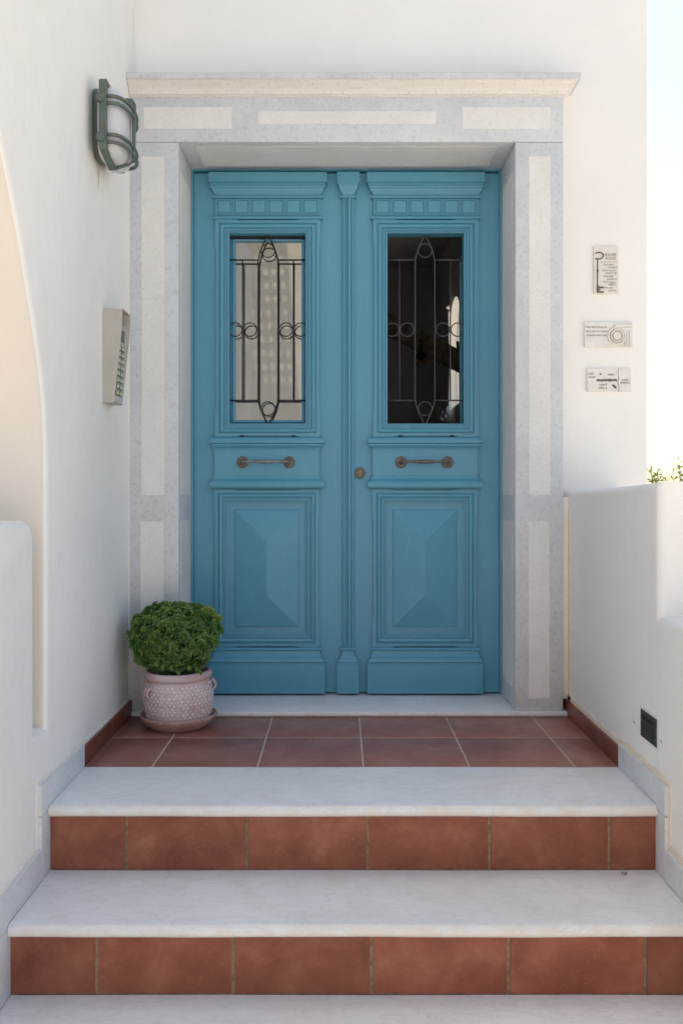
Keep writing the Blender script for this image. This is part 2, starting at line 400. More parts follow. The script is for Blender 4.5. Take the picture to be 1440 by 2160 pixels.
# arched window inside (frame, curtain, handle)
wx = 1.0
fr = MB(); ap = [Vector((wx+.10, a, b)) for a, b in arch]
fr.tube(ap, .028, 6, closed=True); fr.tube([(wx+.10,7.65,1.62),(wx+.10,7.65,2.55)], .022, 6)
fr_o = fr.build('arched_window_frame', M['ceramic2'], house)
cv = []; cf = []; nc = 40
for i in range(nc+1):
    yy = 7.68+.50*i/nc; xx = wx-.05+.018*math.sin(i*1.35)
    zt = 2.55-.5*abs(i/nc-.2)
    cv += [(xx, yy, 1.58+.05*math.sin(i*.8)), (xx+.01, yy, 1.9), (xx, yy, zt)]
for i in range(nc):
    for k in range(2): cf.append((i*3+k, i*3+3+k, i*3+4+k, i*3+1+k))
py('curtain', cv, cf, house, M['curtain'], True)
hd = MB(); D_ = 7.2; hd.tube([(X(964,D_),D_,Z(720,D_)),(X(966,D_),D_,Z(738,D_)),(X(971,D_),D_,Z(751,D_)),(X(985,D_),D_,Z(752,D_))], .012, 6)
hd.build('window_latch', M['black'], house)
lmp = empty('pendant_spotlight', 'small brass spotlight hanging from the dark beam inside the room', 'lamp', (X(887,6.3), 6.3, Z(744,6.3)))
q = MB(); q.lathe([(.012,.10),(.014,.0),(.045,-.02),(.055,-.05),(.03,-.06)], tuple(lmp.location), 20); q.build('lamp_body', M['iron'], lmp, auto=40)
for s_ in (-1, 1):
    q = MB(); q.lathe([(.01,0),(.026,-.02),(.022,-.045),(.006,-.05)], (lmp.location.x+s_*.024, 6.27, lmp.location.z-.035), 14); q.build('lamp_shade', M['brass'], lmp, smooth=True)

# ---- left wall with the arched opening
side = empty('arched_side_wall', 'white wall on the left of the steps with an arched opening and low infill wall', 'wall', (XL, 3.4, 0))
cur = [(2.418,.212),(2.418,.6),(2.416,.95),(2.406,1.08),(2.372,1.20),(2.313,1.325),(2.24,1.47),(2.165,1.60),(2.087,1.715),(1.96,1.86),(1.80,1.98),(1.60,2.05),
       (1.40,1.98),(1.22,1.85),(1.05,1.66),(.92,1.42),(.86,1.15),(.84,.788)]
hole = [(.84,.788),(2.27,.788),(2.30,.780),(2.318,.762),(2.325,.735),(2.328,.212)]+cur[:-1]
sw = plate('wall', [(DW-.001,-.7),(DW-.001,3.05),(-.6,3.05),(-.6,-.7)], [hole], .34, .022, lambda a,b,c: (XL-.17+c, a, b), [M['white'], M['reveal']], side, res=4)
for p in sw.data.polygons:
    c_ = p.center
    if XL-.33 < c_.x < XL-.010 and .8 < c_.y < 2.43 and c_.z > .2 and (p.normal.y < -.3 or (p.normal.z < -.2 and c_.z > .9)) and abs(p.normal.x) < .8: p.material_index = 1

# ---- right low wall, stepping down beside the stairs
low = empty('stepped_low_wall', 'low white wall on the right of the steps that drops down towards the front', 'wall', (XR, 3.0, 0))
plate('wall', [(DW-.001,-.7),(DW-.001,.868),(3.05,.874),(2.75,.882),(2.50,.890),(2.43,.892),(2.43,.517),(1.2,.517),(1.2,.15),(.2,.15),(.2,-.7)], [], .24, .024,
      lambda a,b,c: (XR+.12+c, a, b), M['white'], low, res=4)

# ---- skirtings (both sides): tile along the landing, marble down the steps, unpainted render edge above
NOS = [2.396, 2.101, 1.800]                      # nosing fronts
RIS = [2.418, 2.126, 1.828]                      # riser faces
TZ = [0.0, -.182, -.359, -.540]
SK = .072
def skirtings(sgn, xw, parent):
    xs = xw-sgn*.011                              # face of the skirting
    def rng(a, b): return (min(a,b), max(a,b))
    x0, x1 = rng(xs, xw+sgn*.004)
    for (ya, yb) in ((2.748, 3.073), (3.076, 3.468)):
        box('skirting_tile', M['skirt_tile'], x0, x1, ya+.001, yb-.001, -.012, .062, parent, .0015)
    ys = NOS[0]-.047
    def poly(pts, name):
        mb = MB(); mb.rings([[(x0,a,b) for a,b in pts], [(x1,a,b) for a,b in pts]]); return mb.build(name, M['skirt'], parent, bevel=.001, seg=1)
    poly([(2.745,-.01),(2.745,SK),(ys,SK),(ys,-.01)], 'skirting_slab')
    poly([(RIS[0]+.02,-.012),(ys,-.012),(ys,TZ[1]+SK+.012),(ys,TZ[1]-.01),(RIS[0]+.02,TZ[1]-.01)], 'skirting_slab')
    ys2 = NOS[1]-.047
    poly([(ys-.002,TZ[1]-.01),(ys-.002,TZ[1]+SK+.012),(ys2,TZ[1]+SK+.004),(ys2,TZ[1]-.01)], 'skirting_slab')
    poly([(RIS[1]+.02,TZ[1]-.012),(ys2,TZ[1]-.012),(ys2,TZ[2]-.01),(RIS[1]+.02,TZ[2]-.01)], 'skirting_slab')
    poly([(ys2-.002,TZ[2]-.01),(ys2-.002,TZ[2]+SK+.012),(1.75,TZ[2]+SK),(1.75,TZ[2]-.01)], 'skirting_slab')
    # render edge: thin uneven strip
    path = [(3.464,.062),(2.747,.062),(2.745,SK),(ys,SK),(ys,TZ[1]+SK+.012),(ys2,TZ[1]+SK+.004),(ys2,TZ[2]+SK+.012),(1.75,TZ[2]+SK)]
    wd = .019 if sgn > 0 else .011
    up, dn = [], []
    pts = []
    for (a, b), (c, d) in zip(path[:-1], path[1:]):
        L = math.hypot(c-a, d-b); n_ = max(1, int(L/.03))
        for k in range(n_): pts.append((a+(c-a)*k/n_, b+(d-b)*k/n_))
    pts.append(path[-1])
    out = []
    for i, (a, b) in enumerate(pts):
        p0 = pts[max(0, i-1)]; p1 = pts[min(len(pts)-1, i+1)]
        tx, tz = p1[0]-p0[0], p1[1]-p0[1]; L = math.hypot(tx, tz) or 1
        nx, nz = tz/L, -tx/L                       # up / forward normal
        if nz < 0 and abs(nz) > .5: nx, nz = -nx, -nz
        if abs(nx) > .5 and nx > 0: nx, nz = -nx, -nz
        w_ = wd*(1+.18*math.sin(i*1.7)+.15*random.uniform(-1,1))
        out.append((a+nx*w_, b+nz*w_))
    v = []; f = []
    xo = xw-sgn*.0022
    for (a, b), (c, d) in zip(pts, out): v += [(xo,a,b),(xo,c,d),(xw+sgn*.002,c,d)]
    for i in range(len(pts)-1): f += [(i*3,i*3+3,i*3+4,i*3+1),(i*3+1,i*3+4,i*3+5,i*3+2)]
    py('plaster_edge', v, f, parent, M['cream'] if sgn > 0 else M['pale_cream'])
xfill0 = X(1187,DF)-.003
skirtings(-1, XL, side)
skirtings(1, XR, low)
# unpainted strips beside the surround
box('plaster_fillet', M['pale_cream'], xfill0, XR+.002, DF+.012, DW+.004, .063, .845, low, .004)
v = []; f = []
for i in range(60):
    z_ = .06+(.80-.06)*i/59; w_ = .020*(1+.2*math.sin(i*.9)+.1*random.uniform(-1,1))*(min(1, (60-i)/12))
    v += [(XR-.0022, DF+.02, z_), (XR-.0022, DF-w_, z_), (XR+.002, DF-w_, z_)]
for i in range(59): f += [(i*3,i*3+3,i*3+4,i*3+1),(i*3+1,i*3+4,i*3+5,i*3+2)]
py('plaster_edge', v, f, low, M['cream'])
v = []; f = []
for i in range(80):
    z_ = .06+(2.38-.06)*i/79; w_ = .008*(1+.4*math.sin(i*.7)+.3*random.uniform(-1,1))
    v += [(XL+.0022, DF+.02, z_), (XL+.0022, DF-w_, z_), (XL-.002, DF-w_, z_)]
for i in range(79): f += [(i*3,i*3+3,i*3+4,i*3+1),(i*3+1,i*3+4,i*3+5,i*3+2)]
py('plaster_edge', v, f, side, M['pale_cream'])

# ================================================================== LANDING AND STEPS
landing = empty('porch_floor', None, None, (0, 3.0, 0), kind='structure')
box('floor_bed', M['pale_grout'], XL, XR, 2.748, DF+.3, -.5, -.0004, landing)
jx = [-.800]+[X(p, 2.748) for p in (321, 543, 766, 990, 1212)]+[.871]
rows = [(2.748, 3.0728), (3.0772, 3.372)]
for ra, rb in rows:
    for a, b in zip(jx[:-1], jx[1:]):
        a_ = a+(.0026 if a > -.79 else .0008); b_ = b-(.0026 if b < .86 else .0008)
        o = box('floor_tile', M['floor_tile'], a_-(a_+b_)/2, b_-(a_+b_)/2, -(rb-ra)/2, (rb-ra)/2, -.012, 0, None, .0012)
        o.parent = landing; o.location = ((a_+b_)/2, (ra+rb)/2-3.0, random.uniform(-.0004,.0004))
stairs = empty('steps', 'short flight of marble steps with terracotta risers leading up to the blue door', 'steps', (0, 2.1, -.54))
def tread(k):
    yb = (2.7445 if k == 0 else RIS[k-1]-.0015); yf = NOS[k]; zt = TZ[k]; th = .031
    pr = [(yb, zt-th), (yb, zt)]
    r = th/2
    for i in range(9):
        t = math.pi*i/8; pr.append((yf+r-r*1.0*math.sin(t), zt-r+r*math.cos(t)))
    x0, x1 = -.7985, .8695
    nseg = 60; loops = []
    for s_ in range(nseg+1):
        x = x0+(x1-x0)*s_/nseg
        loops.append([(x, a+(.0009*math.sin(x*9+k)+.0005*math.sin(x*23) if a < yf+.02 else 0), b+(.0006*math.sin(x*7+k*2))) for a, b in pr])
    return MB().rings(loops).build('tread', M['tread'], stairs, auto=50)
for k in range(3): tread(k)
RJ = [[X(p, RIS[0]) for p in (267,520,775,1032,1284)], [X(p, RIS[1]) for p in (204,492,783,1072,1360)], [-.60,-.27,.065,.40,.73]]
for k in range(3):
    z1 = TZ[k]-.0315; z0 = TZ[k+1]+.003; yf = RIS[k]
    box('riser_bed', M['grout'], -.7995, .8705, yf+.003, yf+.2, TZ[k+1]-.05, z1, stairs)
    xs = [-.799]+RJ[k]+[.870]
    for a, b in zip(xs[:-1], xs[1:]):
        a_ = a+(.0042 if a > -.79 else 0); b_ = b-(.0042 if b < .86 else 0); cx = (a_+b_)/2; cz = (z0+z1)/2
        # slightly uneven cut edges
        m_ = MB(); nx = 14; top = []; bot = []
        pts = []
        for i in range(nx+1): pts.append((a_+(b_-a_)*i/nx, z0+random.uniform(-.0008,.0006)))
        for i in range(1, 8): pts.append((b_+random.uniform(-.0008,.0008), z0+(z1-z0)*i/8))
        for i in range(nx+1): pts.append((b_-(b_-a_)*i/nx, z1))
        for i in range(1, 8): pts.append((a_+random.uniform(-.0008,.0008), z1-(z1-z0)*i/8))
        m_.rings([[(x-cx, 0, z-cz) for x, z in pts], [(x-cx, .008, z-cz) for x, z in pts]])
        o = m_.build('riser_tile', M['tile'], None)
        o.parent = stairs; o.location = (cx, yf-2.1+random.uniform(-.0008,.0008), cz+.54)

# ================================================================== MARBLE DOOR SURROUND
sur = empty('marble_door_surround', 'grey marble door surround with rough cream panels and a moulded cornice', 'door surround', (0, DF, 0))
xi0, xi1 = X(404,DD), X(1056.5,DD); xo0, xo1 = XL+.0015, X(1187,DF)
zs = Z(358.5,DD); zl1 = Z(203,DF); ztr = .0205
def stone(name, *a, m='marble', bevel=.0035): return box(name, M[m], *a, sur, bevel)
stone('jamb', xo0, xi0, DF, DD+.09, ztr, zs-.0012)
stone('jamb', xi1, xo1, DF, DD+.09, ztr, zs-.0012)
stone('lintel', xo0, xo1, DF, DD+.09, zs, zl1)
stone('door_sill', xo0, xi1+.03+.17, DF-.012, DD+.10, 0.0008, .0195, m='tread', bevel=.004)
# cornice: profile from bottom (z(205)) to top (z(153)), projecting forward and out past the right end
def cornice():
    prof = [(205,0),(203.5,.004),(200,.004),(199,.010),(196,.012),(193,.013),(190,.015),(186,.019),(181,.026),(176,.034),(171,.041),(167,.045),(166,.052),(154,.054),(153,.052)]
    loops = []
    for p, e in prof: loops.append([(xo0, DW+.01, Z(p,DF-e)), (xo1+e, DW+.01, Z(p,DF-e)), (xo1+e, DF-e, Z(p,DF-e)), (xo0, DF-e, Z(p,DF-e))])
    mb = MB(); mb.rings(loops)
    o = mb.build('cornice', [M['cornice'], M['marble']], sur, auto=25)
    for f_ in o.data.polygons:
        if f_.center.z > Z(165.8,DF-.052): f_.material_index = 1
cornice()
def rough_panel(pts_fn, w, h, nw, name='inset_panel'):
    """panel proud by a hair with slightly ragged edges; pts_fn(u,v,d) -> world, u,v in metres"""
    e = []
    nu = max(4, int(w/.012)); nv = max(4, int(h/.012)); j = .0009
    for i in range(nu): e.append((w*i/nu, random.uniform(-j,j)))
    for i in range(nv): e.append((w+random.uniform(-j,j), h*i/nv))
    for i in range(nu): e.append((w-w*i/nu, h+random.uniform(-j,j)))
    for i in range(nv): e.append((random.uniform(-j,j), h-h*i/nv))
    MB().rings([[pts_fn(u,v,-.002) for u, v in e], [pts_fn(u,v,.0014) for u, v in e]]).build(name, M['panel'], sur)
def front_panel(x0, x1, y0, y1):
    a, b = X(x0,DF), X(x1,DF); c, d = Z(y1,DF), Z(y0,DF)
    rough_panel(lambda u,v,k: (a+u, DF-k, c+v), b-a, d-c, 0)
for r_ in ((304,489,226,272),(545,919,235,262),(975,1160,226,272),(299,347,330,1044),(297,345,1100,1476),(1115,1160,330,1044),(1114,1158,1100,1473)): front_panel(*r_)
ya, yb = DF+.045, DD-.045
for (z0, z1) in ((Z(1044,DF), zs-.10), (.10, Z(1100,DF))):
    rough_panel(lambda u,v,k,z0=z0: (xi0+k, ya+u, z0+v), yb-ya, z1-z0, 0)
    rough_panel(lambda u,v,k,z0=z0: (xi1-k, ya+u, z0+v), yb-ya, z1-z0, 0)
rough_panel(lambda u,v,k: (xi0+.06+u, ya+v, zs-k), xi1-xi0-.12, yb-ya, 0)

# ================================================================== THE DOUBLE DOOR
door = empty('double_door', 'blue double door with iron-grilled windows and carved mouldings in the marble surround', 'door', (0, DD, .02))
S = DD/F
def px(x): return (x-VX)*S
def pz(y): return CZ-(y-VY)*S
P = M['paint']
# fixed frame
fr = MB(); zt_, zb_ = zs, .022
fr.box(xi0+.0005, px(409), DD-.004, DD+.07, zb_, zt_); fr.box(px(1052), xi1-.0005, DD-.004, DD+.07, zb_, zt_); fr.box(px(409), px(1052), DD-.012, DD+.07, pz(362), zt_)
fr.build('door_frame', P, door)
def stackm(x0, x1, rows, base=.016, name='moulding', parent=None, zf=pz, auto=28):
    """moulded block: rows = (photo y, side spread in px); spreads equally to the front"""
    k = (DD-base-.01)/DD
    loops = []
    for y_, e in rows:
        d = base+max(0, e)*S*.9; kk = (DD-d)/DD; kz = (DD-d)/DD
        a = px(x0-e)*kk; b = px(x1+e)*kk; z_ = CZ+(pz(y_)-CZ)*kz
        loops.append([(a, DD+.002, z_), (b, DD+.002, z_), (b, DD-d, z_), (a, DD-d, z_)])
    return MB().rings(loops).build(name, P, parent, auto=auto)
def bead(y0, y1, e, n=7):
    c = (y0+y1)/2; h = (y1-y0)/2
    return [(c-h*math.cos(math.pi*i/n), e*(.35+.65*math.sin(math.pi*i/n))) for i in range(n+1)]
def notched(x0, x1, y0, y1, nb=2.6, cx=40, cy=46, ch=14):
    """outline (photo px) with the sides set in between the corners"""
    p = []
    p += [(x0,y0),(x0+cx,y0),(x0+cx+ch,y0+nb),(x1-cx-ch,y0+nb),(x1-cx,y0),(x1,y0)]
    p += [(x1,y0+cy),(x1-nb,y0+cy+ch),(x1-nb,y1-cy-ch),(x1,y1-cy)]
    p += [(x1,y1),(x1-cx,y1),(x1-cx-ch,y1-nb),(x0+cx+ch,y1-nb),(x0+cx,y1),(x0,y1)]
    p += [(x0,y1-cy),(x0+nb,y1-cy-ch),(x0+nb,y0+cy+ch),(x0,y0+cy)]
    return p
def framem(x0, x1, y0, y1, prof, ins, name, parent, notch=True):
    """mitred moulding: prof = [(inset px, proud m)]; ins = (left,right,top,bottom) final insets scale"""
    def W(x_, y_, d): kk = (DD-d)/DD; return (px(x_)*kk, DD-d, CZ+(pz(y_)-CZ)*kk)
    out = notched(x0,x1,y0,y1) if notch else [(x0,y0),(x1,y0),(x1,y1),(x0,y1)]
    L, R_, T, B = ins; mx = prof[-1][0]
    loops = [[W(a, b, -.002) for a, b in out], [W(a, b, prof[0][1]) for a, b in out]]
    for q_, d in prof[1:]:
        a0, a1, b0, b1 = x0+L*q_/mx, x1-R_*q_/mx, y0+T*q_/mx, y1-B*q_/mx
        loops.append([W(min(max(a,a0),a1), min(max(b,b0),b1), d) for a, b in out])
    v = [p for l in loops for p in l]; n = len(out); f = []
    for k in range(len(loops)-1):
        for i in range(n):
            j = (i+1) % n; f.append((k*n+i, k*n+j, (k+1)*n+j, (k+1)*n+i))
    me = bpy.data.meshes.new(name); me.from_pydata(v, [], f)
    bm = bmesh.new(); bm.from_mesh(me); bmesh.ops.remove_doubles(bm, verts=bm.verts, dist=1e-6); bmesh.ops.dissolve_degenerate(bm, dist=1e-6, edges=bm.edges)
    bmesh.ops.recalc_face_normals(bm, faces=bm.faces); bm.to_mesh(me); bm.free()
    return link(name, me, parent, P)
PROF = [(0,.016),(8,.0165),(8.3,.0115),(9.8,.0115),(10.4,.0180),(13,.0210),(15.5,.0200),(18.2,.0160),(18.6,.0108),(20.1,.0108),(20.8,.0155),(23.6,.0155),(24.0,.0085),(25.3,.0085),(25.8,.0115),(27.4,.0110),(27.8,.0055),(30,.005)]

def make_leaf(o_, slab_x0, slab_x1, iron, open_pane):
    g = lambda x_: x_+o_
    a, b = px(slab_x0), px(slab_x1); zt = pz(366); zb = .026
    ox0, ox1, oz0, oz1 = px(g(483.5)), px(g(644.5)), pz(893.5), pz(492)
    sl = MB()
    sl.box(a, ox0, DD, DD+.055, zb, zt); sl.box(ox1, b, DD, DD+.055, zb, zt)
    sl.box(ox0, ox1, DD, DD+.055, oz1, zt); sl.box(ox0, ox1, DD, DD+.055, zb, oz0)
    leaf = sl.build('door_leaf', P, door)
    # top cornice, frieze and beads
    stackm(g(453), g(676), [(362,12),(362.8,13.5),(364.4,13.5),(364.9,12.6),(382,12.6),(382.5,13.5),(384,13.5),(384.3,9.6),(386.2,9.6),(386.6,11),(389.6,11),(390,8.6),(391.6,8.6),(392,9.8),(395.5,9.2),(396,6.6),(397.2,6.6),(400,5.8),(404,3.4),(408,.8),(411,.2)], name='leaf_cornice', parent=leaf)
    stackm(g(454), g(675), bead(411,418,6), name='bead_moulding', parent=leaf)
    stackm(g(453.5), g(675.5), [(418,0),(455.5,0)], base=.012, name='frieze', parent=leaf)
    for k in range(6):
        cx = g(473)+k*36.4
        framem(cx-17.2, cx+17.2, 419.5, 452.5, [(0,.012),(0,.0165),(2.2,.0165),(2.9,.0110),(4.0,.0110),(4.6,.0165),(17,.0168)], (17,17,16,16), 'frieze_block', leaf, notch=False)
    stackm(g(454), g(675), bead(455,462,6), name='bead_moulding', parent=leaf)
    # window surround
    framem(g(453.5), g(675.5), 462, 921.5, PROF+[(30.01,-.056)], (30,31,30,28), 'window_moulding', leaf)
    for s_ in (511, 619):
        c = px(g(s_)); box('slot', M['black'], c-.0085, c+.0085, DD-.0162, DD-.01, pz(921.5), pz(918.2), leaf)
    # letter-rail with mouldings
    stackm(g(452.5), g(673.5), [(922,3),(923,6),(925,8.5),(928,10.4),(931,11),(934,10),(935.5,8),(936,6.5),(936.4,7.6),(939.5,8),(940.4,7),(942,5.2),(944,3.2),(947,1.5),(950,.4),(951.6,0),(952,-1.2),(952.8,-1.2),(953.2,0),(1000.5,0),(1001.2,-2.4),(1002.4,-2.4),(1003.2,1),(1006,1.6),(1009,2.6),(1011.5,4.6),(1012,3.8),(1013.2,5.4),(1016,9),(1018,10.4),(1021,11.4),(1025,11.2),(1028,9.6),(1030.5,6.5),(1031,2)],
           base=.018, name='lock_rail', parent=leaf)
    # lower panel
    framem(g(451.5), g(673.5), 1032, 1365.5, PROF, (30,30,28.5,31), 'lower_moulding', leaf)
    W = lambda x_, y_, d: (px(x_)*(DD-d)/DD, DD-d, CZ+(pz(y_)-CZ)*(DD-d)/DD)
    r0 = [(g(495),1075),(g(630),1075),(g(630),1322),(g(495),1322)]
    v = [W(*p, .0) for p in r0]+[W(*p, .0055) for p in r0]+[W(x_, y_, .0075) for x_, y_ in [(g(496),1076),(g(629),1076),(g(629),1321),(g(496),1321)]]+[W(g(562.5),1142,.040), W(g(562.5),1256,.040)]
    f = [(i,(i+1)%4,4+(i+1)%4,4+i) for i in range(4)]+[(4+i,4+(i+1)%4,8+(i+1)%4,8+i) for i in range(4)]+[(8,9,12),(9,10,13,12),(10,11,13),(11,8,12,13)]
    py('raised_panel', v, f, leaf, P)
    # base
    stackm(g(454), g(675), bead(1366,1373,5), name='bead_moulding', parent=leaf)
    stackm(g(453), g(673.5), [(1373,.8),(1378,1.6),(1382,3.0),(1386,5.0),(1387,4.6),(1390,7.0),(1391,8),(1394,9.6),(1397,10),(1398.2,8.5)], name='base_moulding', parent=leaf)
    stackm(g(453), g(673), [(1398.4,9.5),(1399.2,11.8),(1401.5,11.8),(1402.5,11.1),(1403.3,11.6),(1459,11.6),(1460,11),(1461,11.6),(1463,11.6)], name='plinth', parent=leaf)
    # handle
    hy = DD-.020; hz = CZ+(pz(975)-CZ)*(hy/DD); 
    xa, xb = px(g(512))*hy/DD, px(g(610))*hy/DD
    hm = MB(); hb = MB()
    for c in (xa, xb):
        hm.lathe([(.001,-.008),(.008,-.009),(.012,-.0075),(.0135,-.006),(.017,-.0068),(.0205,-.006),(.0225,-.0042),(.0245,-.0035),(.0248,0),(.02,.001)], (c, hy, hz), 32, axis='Y')
        hb.tube([(c,hy-.006,hz),(c,hy-.024,hz),(c+(.004 if c==xa else -.004),hy-.034,hz+.001),(c+(.014 if c==xa else -.014),hy-.038,hz+.001)], [.0085,.0068,.0065,.0058], 12)
    Lh = xb-xa-.026
    pr = [(0,.0055),(.03,.005),(.06,.0062),(.12,.0050),(.2,.0050),(.32,.0068),(.42,.0078),(.455,.0078),(.465,.0092),(.48,.0078),(.5,.0088),(.52,.0078),(.535,.0092),(.545,.0078),(.58,.0078),(.68,.0068),(.8,.0050),(.88,.0050),(.94,.0062),(.97,.005),(1,.0055)]
    hb.lathe([(r, t*Lh) for t, r in pr], (xa+.013, hy-.038, hz+.001), 16, axis='X')
    hb.build('handle', M['pewter'] if iron is M['iron'] else M['bronze'], leaf, smooth=True)
    hm.build('handle_rosette', M['rosette'], leaf, auto=40)
    # iron grille, set back in the opening
    gd = .030; k_ = (DD+gd)/DD
    cxp = g(564.0)
    gx = lambda x_: px(x_); gzz = lambda y_: pz(y_)
    Y_ = DD+gd; c0 = cxp+ (0 if o_ == 0 else 0)
    hw = 80.5
    def P3(dx, y_): return (px(c0+dx), Y_, pz(y_))
    def spl(pts, n=8):
        o = []
        for i in range(len(pts)-1):
            p0 = pts[max(0,i-1)]; p1 = pts[i]; p2 = pts[i+1]; p3 = pts[min(len(pts)-1,i+2)]
            for k in range(n):
                t = k/n; o.append(tuple(.5*((2*p1[j])+(-p0[j]+p2[j])*t+(2*p0[j]-5*p1[j]+4*p2[j]-p3[j])*t*t+(-p0[j]+3*p1[j]-3*p2[j]+p3[j])*t**3) for j in range(2)))
        o.append(pts[-1]); return o
    hd_ = 21
    topc = spl([(0,490.5),(9,508),(16,526),(20,542),(21,556)], 5)
    botc = spl([(21,836),(20,848),(15,864),(8,880),(1,894)], 5)
    right = topc+botc
    for s_ in (1, -1):
        MB().tube([P3(s_*a, b) for a, b in right], .0032, 8).build('grille_scroll', iron, leaf, smooth=True)
        MB().tube([P3(s_*21, 544.5), P3(s_*hw, 544.5)], .0036, 8).build('grille_bar', iron, leaf, smooth=True)
        MB().tube([P3(s_*21, 843), P3(s_*hw, 843)], .0033, 8).build('grille_bar', iron, leaf, smooth=True)
        MB().tube([P3(s_*54, 544.5), P3(s_*54, 843)], .0030, 8).build('grille_bar', iron, leaf, smooth=True)
        for dx in (38, 69.5):
            MB().tube([P3(s_*dx+14.3*math.cos(t*math.pi/14), 692.5+14.3*math.sin(t*math.pi/14)) for t in range(28)], .0026, 7, closed=True).build('grille_ring', iron, leaf, smooth=True)
    for cy in (524.5, 860.5):
        MB().tube([P3(14.6*math.cos(t*math.pi/14), cy+14.6*math.sin(t*math.pi/14)) for t in range(28)], .0026, 7, closed=True).build('grille_ring', iron, leaf, smooth=True)
    # inner casement
    if not open_pane:
        cas = MB()
        def rect(i, d): return [(ox0+i*S, DD+d, oz0+i*S), (ox1-i*S, DD+d, oz0+i*S), (ox1-i*S, DD+d, oz1-i*S), (ox0+i*S, DD+d, oz1-i*S)]
        cas.rings([rect(-6,.0565), rect(3.2,.0565), rect(3.8,.049), rect(5.2,.047), rect(6,.0505), rect(9.5,.0515), rect(10.2,.060), rect(10.2,.09), rect(-6,.09)], caps=(False, False))
        cas.build('casement', P, leaf)
        box('gap_shadow', M['black'], ox0+.001, ox1-.001, DD+.040, DD+.0485, oz1-.011, oz1-.001, leaf)  # black strip stands in for the shadowed gap above the casement
        box('pane', M['glass'], ox0+9*S, ox1-9*S, DD+.062, DD+.066, oz0+9*S, oz1-9*S, leaf)
    else:
        hx = ox1+.012; ang = R(94); Lc = ox1-ox0+.016; H0, H1 = oz0-.008, oz1+.008
        def wv(u, t, z_):   # swung about the right-hand hinge into the room
            x_ = hx-u*math.cos(ang)+t*math.sin(ang); y_ = DD+.075+u*math.sin(ang)+t*math.cos(ang); return (x_, y_, z_)
        cas = MB()
        for (u0,u1,z0,z1) in ((0,.035,H0,H1),(Lc-.035,Lc,H0,H1),(.035,Lc-.035,H0,H0+.035),(.035,Lc-.035,H1-.035,H1)):
            v = [wv(u,t,z_) for z_ in (z0,z1) for t in (.0,.03) for u in (u0,u1)]
            cas.add(v, [(0,2,3,1),(4,5,7,6),(0,1,5,4),(2,6,7,3),(0,4,6,2),(1,3,7,5)])
        cas.build('casement', P, leaf)
        v = [wv(u,t,z_) for z_ in (H0+.03,H1-.03) for t in (.013,.017) for u in (.03,Lc-.03)]
        MB().add(v, [(0,2,3,1),(4,5,7,6),(0,1,5,4),(2,6,7,3),(0,4,6,2),(1,3,7,5)]).build('pane', M['glass'], leaf)
    return leaf
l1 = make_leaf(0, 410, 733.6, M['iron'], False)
l2 = make_leaf(333.3, 734.4, 1051.2, M['iron_grey'], True)
# centre pilaster
pil = MB()
def st(x0, x1, rows, base):
    loops = []
    for y_, e in rows:
        d = base+max(0,e)*S*.9; kk = (DD-d)/DD; z_ = CZ+(pz(y_)-CZ)*kk
        a = px(x0-e)*kk; b = px(x1+e)*kk
        loops.append([(a,DD+.001,z_),(b,DD+.001,z_),(b,DD-d,z_),(a,DD-d,z_)])
    pil.rings(loops)
st(722.5, 746.5, [(362,11.6),(384,11.6),(384.6,10.4),(388,10),(388.6,8.4),(392,7.8),(396,6.8),(401,4.6),(406,2),(410.8,.3)], .020)
st(722.5, 746.5, bead(411,417.5,6), .016)
shaft = [(722.3,0),(722.3,.012),(725,.016),(727.5,.0165),(728.2,.012),(729.2,.012),(730,.017),(732,.0175),(732.6,.013),(733.4,.0125),(733.8,.0215),(736,.0235),(738.6,.0235),(740,.0215),(740.6,.0125),(741.4,.012),(742,.016),(744,.016),(746.5,.013),(746.5,0)]
pil.rings([[(px(a)*(DD-d)/DD, DD+.001-d, pz(y_)) for a, d in shaft] for y_ in (417.5, 1366)])
st(722.5, 744.5, bead(1366,1373,6), .016)
st(722.5, 744.5, [(1373,.5),(1380,2),(1386,4.5),(1387,6),(1391,8),(1392,9),(1396,9.8),(1398,9)], .018)
st(722, 745.5, [(1398.4,10),(1399.4,11),(1402,11),(1403,10.4),(1404,11),(1459,11),(1460,10.4),(1461,11),(1463,11)], .018)
pil.build('centre_pilaster', P, door, auto=28)
# lock escutcheon
kd = .004; kc = (px(759), DD-.001, pz(998))
MB().lathe([(.001,-.006),(.018,-.006),(.020,-.0075),(.0225,-.007),(.0235,-.004),(.0235,0)], kc, 32, axis='Y').build('lock_escutcheon', M['bronze'], l2, auto=40)
kk_ = MB(); kk_.lathe([(.001,-.0088),(.0066,-.0088),(.007,-.005)], (kc[0], kc[1], kc[2]+.005), 18, axis='Y'); kk_.box(kc[0]-.0036, kc[0]+.0036, kc[1]-.0086, kc[1]-.004, kc[2]-.013, kc[2]+.003)
kk_.build('lock_cylinder', M['pewter'], l2)
MB().box(kc[0]-.001, kc[0]+.001, kc[1]-.0094, kc[1]-.008, kc[2]-.003, kc[2]+.008).build('keyhole', M['black'], l2)

# ================================================================== WALL LAMP (left wall)
lx, ly, lz = XL, 2.925, 2.075
lamp = empty('bulkhead_lamp', 'green caged bulkhead lamp with ribbed frosted glass, high on the left wall', 'wall lamp', (lx, ly, lz))
bs = MB(); ch = [(-.058,.105),(-.045,.118),(.045,.118),(.058,.105),(.058,-.075),(.030,-.110),(-.030,-.110),(-.058,-.075)]
bs.rings([[(lx, ly+a, lz+b) for a, b in ch], [(lx+.040, ly+a, lz+b) for a, b in ch]]); bs.build('back_box', M['green'], lamp, bevel=.003, seg=1)
